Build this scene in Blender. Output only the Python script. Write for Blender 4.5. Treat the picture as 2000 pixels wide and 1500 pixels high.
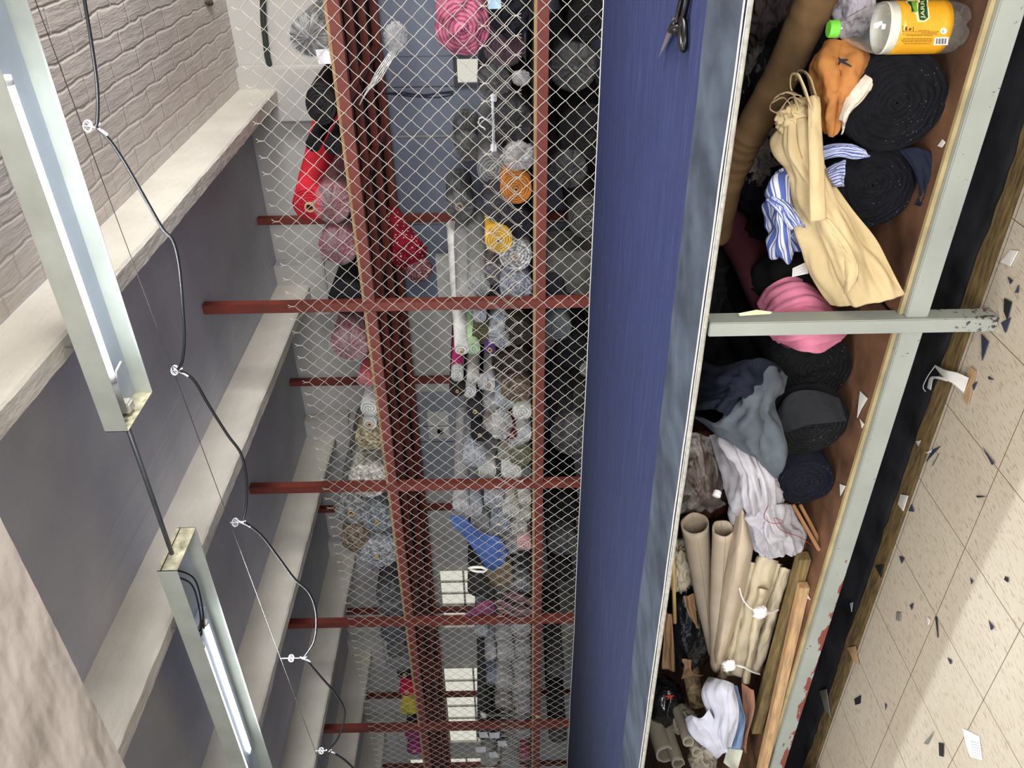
import bpy, bmesh, math, random
from math import pi, sin, cos, radians, floor as fl
from mathutils import Vector, Matrix, noise
random.seed(7)
for o in list(bpy.data.objects): bpy.data.objects.remove(o)
scn = bpy.context.scene
C = scn.collection

# ---------------------------------------------------------------- camera
FPX, YAW, PITCH, ROLL, H = 1576.6, 34.244, -.36, -1.064, 1.42
_y, _p, _r = radians(YAW), radians(PITCH), radians(ROLL)
F = Vector((-sin(_y)*cos(_p), cos(_y)*cos(_p), sin(_p)))
R0 = Vector((cos(_y), sin(_y), 0)); U0 = R0.cross(F)
R = R0*cos(_r)+U0*sin(_r); U = -R0*sin(_r)+U0*cos(_r)
CAM = Vector((0, 0, H))
cd = bpy.data.cameras.new('camera'); cam = bpy.data.objects.new('camera', cd); C.objects.link(cam)
cd.sensor_width = 36; cd.lens = FPX/2000*36; cd.clip_start = .02; cd.clip_end = 200
m = Matrix.Identity(4)
for i, v in enumerate((-U, R, -F)):          # the photograph was taken with the phone turned on its side
    for j in range(3): m[j][i] = v[j]
m.translation = CAM; cam.matrix_world = m
scn.camera = cam

def P(px, py, X=None, Y=None, Z=None):
    "world point seen at a pixel of the photograph, on the plane X=, Y= or Z="
    d = F+R*((750-py)/FPX)+U*((1000-px)/FPX)
    t = X/d.x if X is not None else Y/d.y if Y is not None else (Z-H)/d.z
    return CAM+d*t
def depth(p): return (Vector(p)-CAM).dot(F)

# ---------------------------------------------------------------- light
w = bpy.data.worlds.new('world'); scn.world = w; w.use_nodes = True
w.node_tree.nodes['Background'].inputs[0].default_value = (.80, .85, .95, 1)
w.node_tree.nodes['Background'].inputs[1].default_value = .85
scn.view_settings.view_transform = 'Standard'; scn.view_settings.look = 'None'
scn.view_settings.exposure = 0.15; scn.view_settings.gamma = 1
scn.view_settings.use_curve_mapping = False
def area(name, loc, target, sx, sy, e, col=(1, 1, 1)):
    l = bpy.data.lights.new(name, 'AREA'); l.shape = 'RECTANGLE'; l.size = sx; l.size_y = sy; l.energy = e; l.color = col
    o = bpy.data.objects.new(name, l); C.objects.link(o); o.location = loc
    o.rotation_euler = (Vector(target)-Vector(loc)).to_track_quat('-Z', 'Y').to_euler(); return o
area('window_daylight_right', (3.4, 3.3, 2.3), (-3, 3.0, 3.1), 2.6, 1.2, 290, (1, .97, .94))  # unseen source at the right, raking the beams; no window stands there
area('window_daylight_near', (1.2, -2.5, 1.5), (-1.6, 2.0, 3.4), 2.4, 1.2, 190, (1, .97, .95))  # light added behind the camera to lift the ceiling and girder
area('ceiling_lamp_front', (-.8, -.7, 2.95), (-.8, .6, 0), 1.3, .3, 42, (1, .97, .92))
area('ceiling_lamp_front_far', (-3.6, .4, 2.95), (-3.4, 1.4, 0), 1.3, .3, 30, (1, .96, .9))

area('near_lamp_light', (-1.23, 2.80, 3.012), (-1.23, 2.80, 0), 1.14, .05, 26, (.93, .97, 1))
area('far_lamp_light', (-4.05, 2.80, 3.012), (-4.05, 2.80, 0), 1.14, .10, 30, (.93, .97, 1))
# ---------------------------------------------------------------- materials
def s2l(c):
    c = c/255.0
    return c/12.92 if c <= .04045 else ((c+.055)/1.055)**2.4
def col(c): return (s2l(c[0]), s2l(c[1]), s2l(c[2]), 1)
def scale(c, k): return tuple(max(0, min(255, v*k)) for v in c)
class NT:
    def __init__(s, name):
        s.m = bpy.data.materials.new(name); s.m.use_nodes = True; s.t = s.m.node_tree; s.n = s.t.nodes; s.l = s.t.links
        s.b = s.n['Principled BSDF']; s.out = s.n['Material Output']
    def new(s, t, **k):
        n = s.n.new(t)
        for a, b in k.items(): setattr(n, a, b)
        return n
    def link(s, a, b): s.l.new(a, b)
    def obj(s): return s.new('ShaderNodeTexCoord').outputs['Object']
    def mapping(s, src, sc):
        n = s.new('ShaderNodeMapping'); n.inputs['Scale'].default_value = sc; s.link(src, n.inputs[0]); return n.outputs[0]
    def noise(s, src, sc, det=4, rough=.55):
        n = s.new('ShaderNodeTexNoise'); n.inputs['Scale'].default_value = sc; n.inputs['Detail'].default_value = det
        n.inputs['Roughness'].default_value = rough
        if src: s.link(src, n.inputs['Vector'])
        return n.outputs['Fac']
    def ramp(s, src, stops):
        n = s.new('ShaderNodeValToRGB'); e = n.color_ramp.elements
        while len(e) < len(stops): e.new(.5)
        for i, (p, c) in enumerate(stops): e[i].position = p; e[i].color = col(c) if len(c) == 3 else c
        s.link(src, n.inputs[0]); return n.outputs[0]
    def math(s, op, a, b=None):
        n = s.new('ShaderNodeMath', operation=op)
        for i, v in enumerate((a, b)):
            if v is None: continue
            if isinstance(v, (int, float)): n.inputs[i].default_value = v
            else: s.link(v, n.inputs[i])
        return n.outputs[0]
    def mix(s, f, a, b):
        n = s.new('ShaderNodeMix', data_type='RGBA')
        for i, v in ((0, f), (6, a), (7, b)):
            if isinstance(v, (int, float, tuple)): n.inputs[i].default_value = v
            else: s.link(v, n.inputs[i])
        return n.outputs[2]
    def bump(s, h, st=.3, dist=.01, prev=None):
        if st < 0: h = s.math('SUBTRACT', 1.0, h); st = -st
        n = s.new('ShaderNodeBump'); n.inputs['Strength'].default_value = st; n.inputs['Distance'].default_value = dist
        s.link(h, n.inputs['Height'])
        if prev: s.link(prev, n.inputs['Normal'])
        s.link(n.outputs[0], s.b.inputs['Normal']); return n.outputs[0]
    def set(s, c=None, rough=.8, metal=0, spec=None):
        if c is not None:
            if isinstance(c, tuple): s.b.inputs['Base Color'].default_value = c
            else: s.link(c, s.b.inputs['Base Color'])
        s.b.inputs['Roughness'].default_value = rough; s.b.inputs['Metallic'].default_value = metal
        if spec is not None: s.b.inputs['Specular IOR Level'].default_value = spec
        return s.m
_mc = {}
def M(name, c, rough=.8, metal=0, var=.12, vs=9, bump=.15, bs=60, bd=.004, sc=(1, 1, 1), c2=None, spec=None):
    if name in _mc: return _mc[name]
    t = NT(name); o = t.mapping(t.obj(), sc)
    f = t.noise(o, vs, 5)
    cc = t.ramp(f, [(.3, scale(c, 1-var)), (.7, c2 or scale(c, 1+var))])
    t.set(cc, rough, metal, spec)
    if bump: t.bump(t.noise(o, bs, 3), bump, bd)
    _mc[name] = t.m; return t.m
def emis(name, c, st):
    t = NT(name); t.set((0, 0, 0, 1)); t.b.inputs['Emission Color'].default_value = c; t.b.inputs['Emission Strength'].default_value = st; return t.m

# ---------------------------------------------------------------- mesh helpers
class MB:
    def __init__(s): s.v = []; s.f = []; s.uv = None; s.mi = []; s.cur = 0
    def add(s, vs, fs):
        k = len(s.v); s.v += [tuple(v) for v in vs]; s.f += [tuple(i+k for i in f) for f in fs]; s.mi += [s.cur]*len(fs)
    def box(s, a, b, bev=0):
        x0, y0, z0 = [min(p, q) for p, q in zip(a, b)]; x1, y1, z1 = [max(p, q) for p, q in zip(a, b)]
        if bev <= 0:
            s.add([(x0,y0,z0),(x1,y0,z0),(x1,y1,z0),(x0,y1,z0),(x0,y0,z1),(x1,y0,z1),(x1,y1,z1),(x0,y1,z1)],
                  [(0,3,2,1),(4,5,6,7),(0,1,5,4),(1,2,6,5),(2,3,7,6),(3,0,4,7)]); return
        bm = bmesh.new(); bmesh.ops.create_cube(bm, size=1)
        for v in bm.verts: v.co = Vector(((x0+x1)/2+v.co.x*(x1-x0), (y0+y1)/2+v.co.y*(y1-y0), (z0+z1)/2+v.co.z*(z1-z0)))
        bmesh.ops.bevel(bm, geom=list(bm.edges), offset=bev, segments=2, affect='EDGES')
        s.add([v.co[:] for v in bm.verts], [[v.index for v in f.verts] for f in bm.faces]); bm.free()
    def tube(s, pts, r, n=6, cap=True, flat=1.0):
        pts = [Vector(p) for p in pts]; k = len(pts); rr = r if isinstance(r, (list, tuple)) else [r]*k
        up = None; V = []
        for i, p in enumerate(pts):
            t = (pts[min(i+1, k-1)]-pts[max(i-1, 0)])
            t = t.normalized() if t.length > 1e-9 else Vector((0, 0, 1))
            if up is None: up = Vector((0, 0, 1)) if abs(t.z) < .9 else Vector((1, 0, 0))
            a = t.cross(up)
            if a.length < 1e-6: a = t.orthogonal()
            a.normalize(); b = a.cross(t).normalized(); up = b
            for j in range(n):
                q = 2*pi*j/n; V.append(p+a*(cos(q)*rr[i])+b*(sin(q)*rr[i]*flat))
        Fs = []
        for i in range(k-1):
            for j in range(n): Fs.append((i*n+j, i*n+(j+1) % n, (i+1)*n+(j+1) % n, (i+1)*n+j))
        if cap: Fs.append(tuple(range(n))[::-1]); Fs.append(tuple((k-1)*n+j for j in range(n)))
        s.add(V, Fs)
    def lathe(s, prof, n=24, M4=None, cap=False):
        "profile of (radius, height) round the local Z"
        V = []
        for r_, z_ in prof:
            for j in range(n):
                q = 2*pi*j/n; v = Vector((r_*cos(q), r_*sin(q), z_)); V.append(M4 @ v if M4 else v)
        Fs = []
        for i in range(len(prof)-1):
            for j in range(n): Fs.append((i*n+j, i*n+(j+1) % n, (i+1)*n+(j+1) % n, (i+1)*n+j))
        s.add(V, Fs)
    def grid(s, fn, nu, nv, close=False):
        V = []; 
        for i in range(nu+1):
            for j in range(nv+(0 if close else 1)): V.append(fn(i/nu, j/nv))
        w_ = nv if close else nv+1; Fs = []
        for i in range(nu):
            for j in range(nv):
                a = i*w_+j; b = i*w_+(j+1) % w_; Fs.append((a, b, b+w_, a+w_))
        s.add(V, Fs)
def obj(name, mb, mat, parent=None, smooth=False, mats=None, solid=0, bevel=0, sub=0, loc=None):
    me = bpy.data.meshes.new(name); me.from_pydata(mb.v, [], mb.f); me.update()
    for mm in (mats or [mat]): me.materials.append(mm)
    if mats:
        for p, i in zip(me.polygons, mb.mi): p.material_index = i
    if smooth:
        for p in me.polygons: p.use_smooth = True
    if mb.uv:
        l = me.uv_layers.new(name='UVMap')
        for lp in me.loops: l.data[lp.index].uv = mb.uv[lp.vertex_index]
    o = bpy.data.objects.new(name, me); C.objects.link(o)
    if parent: o.parent = parent
    if loc is not None: o.location = loc
    if bevel:
        b = o.modifiers.new('bevel', 'BEVEL'); b.width = bevel; b.segments = 2; b.limit_method = 'ANGLE'
    if solid:
        b = o.modifiers.new('solid', 'SOLIDIFY'); b.thickness = solid; b.offset = 0
    if sub:
        b = o.modifiers.new('sub', 'SUBSURF'); b.levels = b.render_levels = sub
    return o
def tag(o, label, cat, group=None, kind=None):
    o['label'] = label; o['category'] = cat
    if group: o['group'] = group
    if kind: o['kind'] = kind
    return o
def thing(name, label, cat, loc=(0, 0, 0), group=None):
    o = bpy.data.objects.new(name, None); C.objects.link(o); o.location = loc; o.empty_display_size = .1
    return tag(o, label, cat, group)
def struct(name, mb, mat, **k):
    o = obj(name, mb, mat, **k); o['kind'] = 'structure'; return o
def nz(x, y=0, z=0): return noise.noise(Vector((x, y, z)))

# ================================================================ SETTING
ZC, ZB, YW = 3.45, 3.16, 6.58
XL, XR, YF = -15.0, 4.6, -3.0
# floor: square vinyl tiles with short streaks
t = NT('vinyl_tile'); o_ = t.obj(); TS = .318
mp = t.new('ShaderNodeMapping'); mp.inputs['Location'].default_value = (1.857/TS, -1.773/TS, 0); mp.inputs['Scale'].default_value = (1/TS, 1/TS, 1); t.link(o_, mp.inputs[0])
sx = t.new('ShaderNodeSeparateXYZ'); t.link(mp.outputs[0], sx.inputs[0])
def edge(a):
    f = t.math('FRACT', a); g = t.math('SUBTRACT', f, .5); g = t.math('ABSOLUTE', g); return t.math('GREATER_THAN', g, .4955)
line = t.math('MAXIMUM', edge(sx.outputs[0]), edge(sx.outputs[1]))
mp1 = t.new('ShaderNodeMapping'); mp1.inputs['Rotation'].default_value = (0, 0, radians(-76)); t.link(o_, mp1.inputs[0])
mp2 = t.new('ShaderNodeMapping'); mp2.inputs['Scale'].default_value = (10, 52, 1); t.link(mp1.outputs[0], mp2.inputs[0])
st = t.noise(mp2.outputs[0], 3.0, 3, .5); streak = t.ramp(st, [(.56, (0, 0, 0)), (.64, (255, 255, 255))])
big = t.noise(o_, 2.2, 4); base = t.ramp(big, [(.3, (198, 188, 170)), (.7, (212, 204, 188))])
fine = t.noise(o_, 45, 3); base = t.mix(t.math('MULTIPLY', fine, .35), base, col((172, 160, 136)))
c1 = t.mix(t.math('MULTIPLY', streak, .55), base, col((140, 122, 95)))
c1 = t.mix(line, c1, col((105, 92, 70)))
dirt = t.ramp(t.noise(o_, 13, 5, .65), [(.69, (0, 0, 0)), (.73, (255, 255, 255))]); c1 = t.mix(t.math('MULTIPLY', dirt, .45), c1, col((120, 104, 80)))
t.set(c1, .45); t.bump(line, -.3, .002); tile = t.m
mb = MB(); mb.box((XL, YF, -.1), (XR, 2.105, 0)); flo = struct('floor', mb, tile)
mb = MB()
def edgeY(x): return 2.10+.012*nz(x*2.1)+.006*nz(x*11)
def strip(y0, y1, z, n=260, x0=-12.0, x1=2.0):
    b = MB(); b.grid(lambda u, v: (x0+(x1-x0)*u, (y0(x0+(x1-x0)*u) if v == 0 else y1(x0+(x1-x0)*u)), z), n, 1); return b
un = M('black_underlay', (50, 51, 55), .6, var=.5, vs=5, bump=.3, bs=25)
ply = M('glue_stained_board', (112, 94, 60), .8, var=.35, vs=12, sc=(1, 6, 1), bump=.2)
mb.box((XL, 2.105, -.1), (XR, YW, -.006)); k = obj('floor_underlay', mb, un, flo)
k = obj('board_strip', strip(lambda x: 2.09, lambda x: 2.195+.018*nz(x*3)+.012*nz(x*17), -.002), ply, flo)
# ceiling
t = NT('painted_brick'); o_ = t.obj(); mp = t.new('ShaderNodeMapping'); mp.inputs['Rotation'].default_value = (0, 0, pi/2); t.link(o_, mp.inputs[0])
wv = t.noise(o_, 5, 3)
br = t.new('ShaderNodeTexBrick'); br.inputs['Scale'].default_value = 1; br.inputs['Brick Width'].default_value = .34; br.inputs['Row Height'].default_value = .115
br.inputs['Mortar Size'].default_value = .012; br.inputs['Mortar Smooth'].default_value = .9
ad = t.new('ShaderNodeVectorMath', operation='MULTIPLY_ADD'); nn = t.new('ShaderNodeTexNoise'); nn.inputs['Scale'].default_value = 4; t.link(o_, nn.inputs[0])
t.link(nn.outputs['Color'], ad.inputs[0]); ad.inputs[1].default_value = (.06, .06, .06); t.link(mp.outputs[0], ad.inputs[2]); t.link(ad.outputs[0], br.inputs[0])
cc = t.ramp(wv, [(.3, (196, 189, 182)), (.7, (208, 201, 193))]); t.set(cc, .7)
b1 = t.bump(br.outputs['Fac'], -.45, .018); b2 = t.bump(t.noise(t.mapping(o_, (12, 1.6, 1)), 2.4, 4, .6), .4, .02, b1); t.bump(t.noise(o_, 26, 5, .6), .25, .01, b2); brick = t.m
t = NT('painted_slab'); o_ = t.obj(); mp = t.mapping(o_, (9, .35, 1)); cc = t.ramp(t.noise(o_, 2.5, 4), [(.3, (172, 174, 184)), (.7, (188, 189, 196))]); t.set(cc, .7)
b1 = t.bump(t.noise(mp, 2.2, 2), .5, .015); t.bump(t.noise(o_, 30, 5), .25, .006, b1); slabm = t.m
mb = MB(); mb.box((-1.6, YF, ZC), (XR, YW, ZC+.12)); cei = struct('ceiling', mb, brick)
mb = MB(); mb.box((XL, YF, ZC), (-1.6, YW, ZC+.12)); obj('slab', mb, slabm, cei)
nest = MB(); p = P(404, 5, Z=ZC)
nest.tube([(p.x+.01, p.y-.05, ZC+.002), (p.x, p.y, ZC-.012), (p.x-.01, p.y+.05, ZC-.01), (p.x-.02, p.y+.09, ZC+.002)], [.006, .022, .02, .004], 8)
tag(obj('mud_nest', nest, M('dried_mud', (75, 68, 58), .95, var=.4, vs=60, bump=.8, bs=90)), 'small grey mud nest stuck on the painted brick ceiling', 'insect nest')
t = NT('rough_paint'); o_ = t.obj(); cc = t.ramp(t.noise(o_, 3, 4), [(.3, (196, 192, 182)), (.7, (212, 208, 198))]); t.set(cc, .65)
b1 = t.bump(t.noise(t.mapping(o_, (1, .25, 1)), 14, 6, .6), .6, .02); t.bump(t.noise(o_, 60, 4), .35, .006, b1); bpaint = t.m
bi = 0
def beam(x, i):
    b = MB(); n = 120
    sec = [(.0, ZC), (.0, ZB+.012), (-.012, ZB), (-.092, ZB), (-.1, ZB+.01), (-.1, ZC)]
    b.grid(lambda u, v: (x+sec[int(round(v*5))][0]+.003*nz(u*14, v*3, i)+.003*nz(u*110, v*9, i), YF+(YW-YF)*u, sec[int(round(v*5))][1]+(.004*nz(u*16, v*5, i+9)+.004*nz(u*150, v*9, i) if 0 < round(v*5) < 5 else 0)), 240, 5)
    return struct('trim_%d' % i, b, bpaint)
for i in range(8): beam(-1.605-1.69*i, i+1)
b = MB()                                        # girder over the camera, running along the table
t = NT('girder_paint'); o_ = t.obj(); cc = t.ramp(t.noise(o_, 2, 4), [(.3, (208, 199, 190)), (.7, (218, 209, 200))]); t.set(cc, .5)
b1 = t.bump(t.noise(t.mapping(o_, (1, 2.2, 1)), 3.2, 2, .4), .8, .06); t.bump(t.noise(o_, 12, 5), .35, .012, b1); gpaint = t.m
sec = [(.95, ZC), (.95, 2.9), (1.745, 2.9), (1.752, 2.908), (1.752, ZC)]
b.grid(lambda u, v: (XL+(XR-XL)*u, sec[int(round(v*4))][0]+.004*nz(u*60, v*2)+.003*nz(u*500, v), sec[int(round(v*4))][1]), 600, 4)
struct('trim_9', b, gpaint)
# back wall and pilasters
t = NT('wall_paint'); o_ = t.obj(); cc = t.ramp(t.noise(o_, 1.5, 4), [(.3, (184, 183, 180)), (.7, (198, 196, 192))])
sp = t.new('ShaderNodeSeparateXYZ'); t.link(o_, sp.inputs[0])
t.set(cc, .7); t.bump(t.noise(o_, 20, 5), .3, .006); wallm = t.m
mb = MB(); mb.box((XL, YW, 0), (XR, YW+.15, ZC)); wb = struct('wall_back', mb, wallm)
mb = MB(); mb.box((XL-.15, YF, 0), (XL, YW, ZC)); struct('wall_left', mb, wallm)
mb = MB(); mb.box((XR, YF, 0), (XR+.15, YW, ZC)); struct('wall_right', mb, wallm)
steel_panel = M('blue_grey_panel', (112, 120, 136), .5, var=.06, vs=2, bump=.05)
# sheet partition below the upper shelf: separate panels with seams, a door with a lock, windows
ti = 10
for x0, x1, cc_ in ((-1.40, 1.6, 0), (-2.0, -1.62, 0), (-2.75, -2.02, 0), (-3.5, -2.77, 0)):
    mb = MB(); mb.box((x0, YW-.035, .02), (x1-.012, YW, 2.55), .004)
    struct('trim_%d' % ti, mb, steel_panel); ti += 1
mb = MB(); mb.box((-1.62, YW-.03, .02), (-1.40, YW, 1.56)); mb.box((-1.62, YW-.03, 1.78), (-1.40, YW, 2.55)); struct('trim_%d' % ti, mb, steel_panel); ti += 1
for x in (-3.30, -5.0, -6.69, -8.38, -10.07):
    mb = MB(); mb.box((x-.2, YW-.12, 2.55), (x+.2, YW, ZC), .01); mb.box((x-.28, YW-.16, 3.0), (x+.28, YW, 3.14), .01)
    struct('trim_%d' % ti, mb, wallm); ti += 1
mb = MB(); mb.box((-1.86, YW-.11, 2.55), (-1.45, YW, ZC), .01); struct('trim_%d' % ti, mb, wallm); ti += 1
doorm = M('pale_door_paint', (150, 156, 162), .45, var=.05, vs=2, bump=.05)
dr = MB(); dr.box((-5.75, YW-.04, .02), (-4.55, YW, 2.5), .006); dd = struct('door_1', dr, doorm)
b = MB()
for x in (-5.15, -4.95): b.box((x-.003, YW-.044, .05), (x+.003, YW-.039, 2.45))
obj('seam', b, M('dark_gap', (50, 52, 55)), dd)
p = P(860, 842, Y=YW-.05); b = MB()
b.lathe([(.001, .02), (.028, .02), (.032, .0)], 20, Matrix.Translation(p) @ Matrix.Rotation(pi/2, 4, 'X'))
obj('lock', b, M('black_metal', (20, 20, 22), .3, .6), dd, smooth=True)
b = MB(); b.box((p.x-.10, YW-.042, p.z-.09), (p.x+.24, YW-.038, p.z+.12)); obj('notice', b, M('notice_paper', (205, 205, 200), .7), dd)
pane = emis('daylight_pane', (1, .98, .84, 1), .62)
def window(n, x0, x1, z0, z1, cols, rows, fm):
    fr = MB(); y = YW-.05
    for a, b_ in (((x0-.03, z0-.03), (x1+.03, z0)), ((x0-.03, z1), (x1+.03, z1+.03)), ((x0-.03, z0), (x0, z1)), ((x1, z0), (x1+.03, z1))):
        fr.box((a[0], y, a[1]), (b_[0], YW, b_[1]))
    for i in range(1, cols): x = x0+(x1-x0)*i/cols; fr.box((x-.012, y+.01, z0), (x+.012, y+.03, z1))
    for i in range(1, rows): z = z0+(z1-z0)*i/rows; fr.box((x0, y+.01, z-.012), (x1, y+.03, z+.012))
    o = struct('window_%d' % n, fr, fm); g = MB(); g.box((x0, y+.035, z0), (x1, y+.04, z1)); obj('pane', g, pane, o); return o
dkf = M('window_frame_dark', (62, 66, 74), .5); whf = M('window_frame_white', (190, 190, 180), .5)
window(1, -1.60, -1.42, 1.58, 1.76, 1, 1, dkf)
window(2, -8.05, -7.05, 1.70, 2.24, 5, 2, whf)
window(3, -10.5, -8.85, 1.55, 2.30, 6, 2, whf)
window(4, -11.9, -10.9, 1.7, 2.9, 4, 3, whf)
mb = MB(); mb.tube([P(513, -20, Y=YW-.05), P(514, 40, Y=YW-.05), P(522, 110, Y=YW-.05), P(533, 150, Y=YW-.05), P(550, 178, Y=YW-.05), P(575, 195, Y=YW-.05), P(610, 200, Y=YW-.05), P(680, 203, Y=YW-.05)], .022, 10)
tag(obj('wall_conduit', mb, M('dark_green_conduit', (42, 50, 46), .5)), 'dark green bent conduit pipe on the white wall near the brick ceiling', 'pipe')

# ================================================================ STORAGE RACK
red = M('red_oxide_paint', (110, 47, 36), .6, var=.10, vs=6, bump=.08, bs=30)
rackT = thing('storage_rack', 'long red steel storage rack with two shelves behind chain link mesh', 'rack', (-4, 5.5, 0))
def part(name, mb, mat, par, **k):
    for i, v in enumerate(mb.v): mb.v[i] = (v[0]-par.location.x, v[1]-par.location.y, v[2]-par.location.z)
    return obj(name, mb, mat, par, **k)
YR, YB = 4.78, 6.27; PX = [.4]+[-2.61-1.612*i for i in range(6)]
for x in PX:
    b = MB(); b.box((x-.034, YR, 0), (x+.034, YR+.066, ZC), .004); part('post', b, red, rackT)
    b = MB(); b.box((x-.030, YB, 0), (x+.030, YB+.06, ZC), .004); part('post', b, red, rackT)
    for z in (1.15, 2.30):
        b = MB(); b.box((x-.025, YR+.06, z), (x+.025, YB, z+.05)); part('side_rail', b, red, rackT)
for a, b_ in zip(PX[:-1], PX[1:]):
    for z in (1.15, 2.292):
        b = MB(); b.box((b_+.034, YR+.004, z), (a-.034, YR+.064, z+.066), .003); part('rail', b, red, rackT)
        b = MB(); b.box((b_+.03, YB+.004, z), (a-.03, YB+.056, z+.06), .003); part('rail', b, red, rackT)
    for z in (2.292,):
        n = 4 if a > 0 else 1
        for i in range(1, n+1):
            x = (-.1, -.68, -1.27, -1.85)[i-1] if a > 0 else a+(b_-a)*i/(n+1); b = MB(); b.box((x-.02, YR+.064, z+.01), (x+.02, YB, z+.06)); part('joist', b, red, rackT)
for a, b_ in zip(PX[:-1], PX[1:]):
    for y in (5.25, 5.76):
        b = MB(); b.box((b_+.025, y-.02, 2.302), (a-.025, y+.02, 2.352)); part('cross_bar', b, red, rackT)
plyedge = M('plywood_edge', (150, 122, 84), .8, var=.12, vs=14, sc=(.4, 3, 3)); plyd = M('dark_plywood', (50, 42, 38), .85, var=.15, vs=4)
for z, th in ((1.216, .018), (2.358, .018), (.30, .018)):
    for a, b_ in zip(PX[:-1], PX[1:]):
        b = MB(); b.cur = 0; b.box((b_+.036, YR+.02, z), (a-.036, YB+.055, z+th))
        b.cur = 1; b.box((b_+.036, YR+.008, z), (a-.036, YR+.02, z+th))
        part('shelf_board', b, None, rackT, mats=[plyd, plyedge])

# ---- chain link mesh, two overlapping lengths
wire = M('galvanised_wire', (204, 200, 190), .42, .25, var=.1, bump=0)
def chain(label, x0, x1, z0, z1, y, ends_up, ends_dn, ph=0.0):
    b = MB(); hw, hh = .0505, .0545; n = int((x1-x0)/hw); m_ = int((z1-z0)/hh); r = .0019
    def node(ix, iz):
        x = x0+ix*hw; z = z0+iz*hh
        return x+.005*nz(x*2, z*2, 3+ph)+.003*nz(x*9, z*9, 1), z+.006*nz(x*1.6, z*2.5, 7+ph)
    for j in range(n):
        pts = []
        for i in range(m_+1):
            side = (i+j) % 2; x, z = node(j+side, i); o = .0026 if side else -.0026
            e = .25*(-1 if side else 1)*hw*.1
            bow = .012*nz(x*.9, z*.9, 5+ph)
            pts.append((x+e, y+o+bow, z-.003)); pts.append((x+e, y-o+bow, z+.003))
            if i < m_:
                x2, z2 = node(j+((i+1+j) % 2), i+1); pts.append(((x+x2)/2+(.003 if side else -.003), y+bow, (z+z2)/2))
        b.tube(pts, r, 4, False)
    for up, z in ((1, z1), (-1, z0)):
        if (up == 1 and not ends_up) or (up == -1 and not ends_dn): continue
        iz = m_ if up == 1 else 0
        for j in range(n+1):
            if (iz+j) % 2: continue
            x, z = node(j, iz); q = []
            for s_ in (-1, 1):
                q = [(x+s_*.004*cos(k*1.6), y+s_*.004*sin(k*1.6)+.012*nz(x*.9, z*.9, 5+ph), z+up*(.004+.0065*k)) for k in range(5)]
                q.append((x+s_*.012, y, z+up*.044)); b.tube(q, r*.9, 4, False)
    o = obj('chain_link_fence', b, wire); tag(o, label, 'wire mesh'); return o
YM = YR-.022
chain('upper length of chain link mesh with twisted free ends along its top', -9.4, .3, 1.352, 1.352+.0545*27, YM, True, True)
chain('lower length of chain link mesh hanging down behind the blue table', -9.4, .3, 1.494-.0545*19, 1.494, YM-.012, True, False, 4.0)

# ================================================================ FABRIC ROLLS
_fm = {}
def fabric(c, kind='plain'):
    key = (tuple(c), kind)
    if key in _fm: return _fm[key]
    t = NT('fabric_%s_%d' % (kind, len(_fm))); o = t.obj(); s = t.new('ShaderNodeSeparateXYZ'); t.link(o, s.inputs[0])
    r2 = t.math('SQRT', t.math('ADD', t.math('POWER', s.outputs[0], 2.0), t.math('POWER', s.outputs[2], 2.0)))
    a = t.math('ARCTAN2', s.outputs[0], s.outputs[2])
    nv = t.noise(o, 9, 4)
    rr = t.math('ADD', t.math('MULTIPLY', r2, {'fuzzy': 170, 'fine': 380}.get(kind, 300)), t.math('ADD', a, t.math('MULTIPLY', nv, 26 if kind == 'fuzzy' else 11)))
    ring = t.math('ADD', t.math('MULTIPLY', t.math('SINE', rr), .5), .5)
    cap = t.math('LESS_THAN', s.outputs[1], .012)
    base = t.ramp(t.noise(o, 7, 4), [(.3, scale(c, .82)), (.7, scale(c, 1.18))])
    if kind == 'print':
        pr = t.ramp(t.noise(o, 55, 2), [(.47, (0, 0, 0)), (.53, (255, 255, 255))]); base = t.mix(t.math('MULTIPLY', pr, .75), base, col(scale(c, .38)))
    if kind == 'dots':
        vo = t.new('ShaderNodeTexVoronoi'); vo.inputs['Scale'].default_value = 34; t.link(o, vo.inputs[0]); d = t.math('LESS_THAN', vo.outputs['Distance'], .25); base = t.mix(d, base, col((235, 205, 205)))
    if kind == 'fuzzy':
        base = t.ramp(t.math('ADD', t.math('MULTIPLY', t.noise(o, 30, 4, .7), .75), t.math('MULTIPLY', t.noise(o, 9, 2), .25)), [(.38, scale(c, .5)), (.52, c), (.64, scale(c, 1.4))])
    if kind == 'fine' and sum(c) < 170:
        vo = t.new('ShaderNodeTexVoronoi'); vo.inputs['Scale'].default_value = 95; t.link(o, vo.inputs[0]); li = t.math('MULTIPLY', t.math('LESS_THAN', vo.outputs['Distance'], .11), t.math('GREATER_THAN', t.noise(o, 6, 2), .52)); base = t.mix(t.math('MULTIPLY', li, .7), base, col((150, 150, 155)))
    dk = t.mix(t.math('MULTIPLY', t.math('MULTIPLY', t.math('POWER', ring, 2.0), cap), .35 if kind == 'fuzzy' else .68), base, col(scale(c, .38)))  # shade in the gaps between wound layers mixed into the cap colour
    t.set(dk, .85, spec=.25)
    b1 = t.bump(t.math('MULTIPLY', ring, cap), -.5, .004); t.bump(t.noise(o, 120 if kind != 'fuzzy' else 60, 3), .4, .003 if kind != 'fuzzy' else .012, b1)
    _fm[key] = t.m; return t.m
_pm = {}
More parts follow.
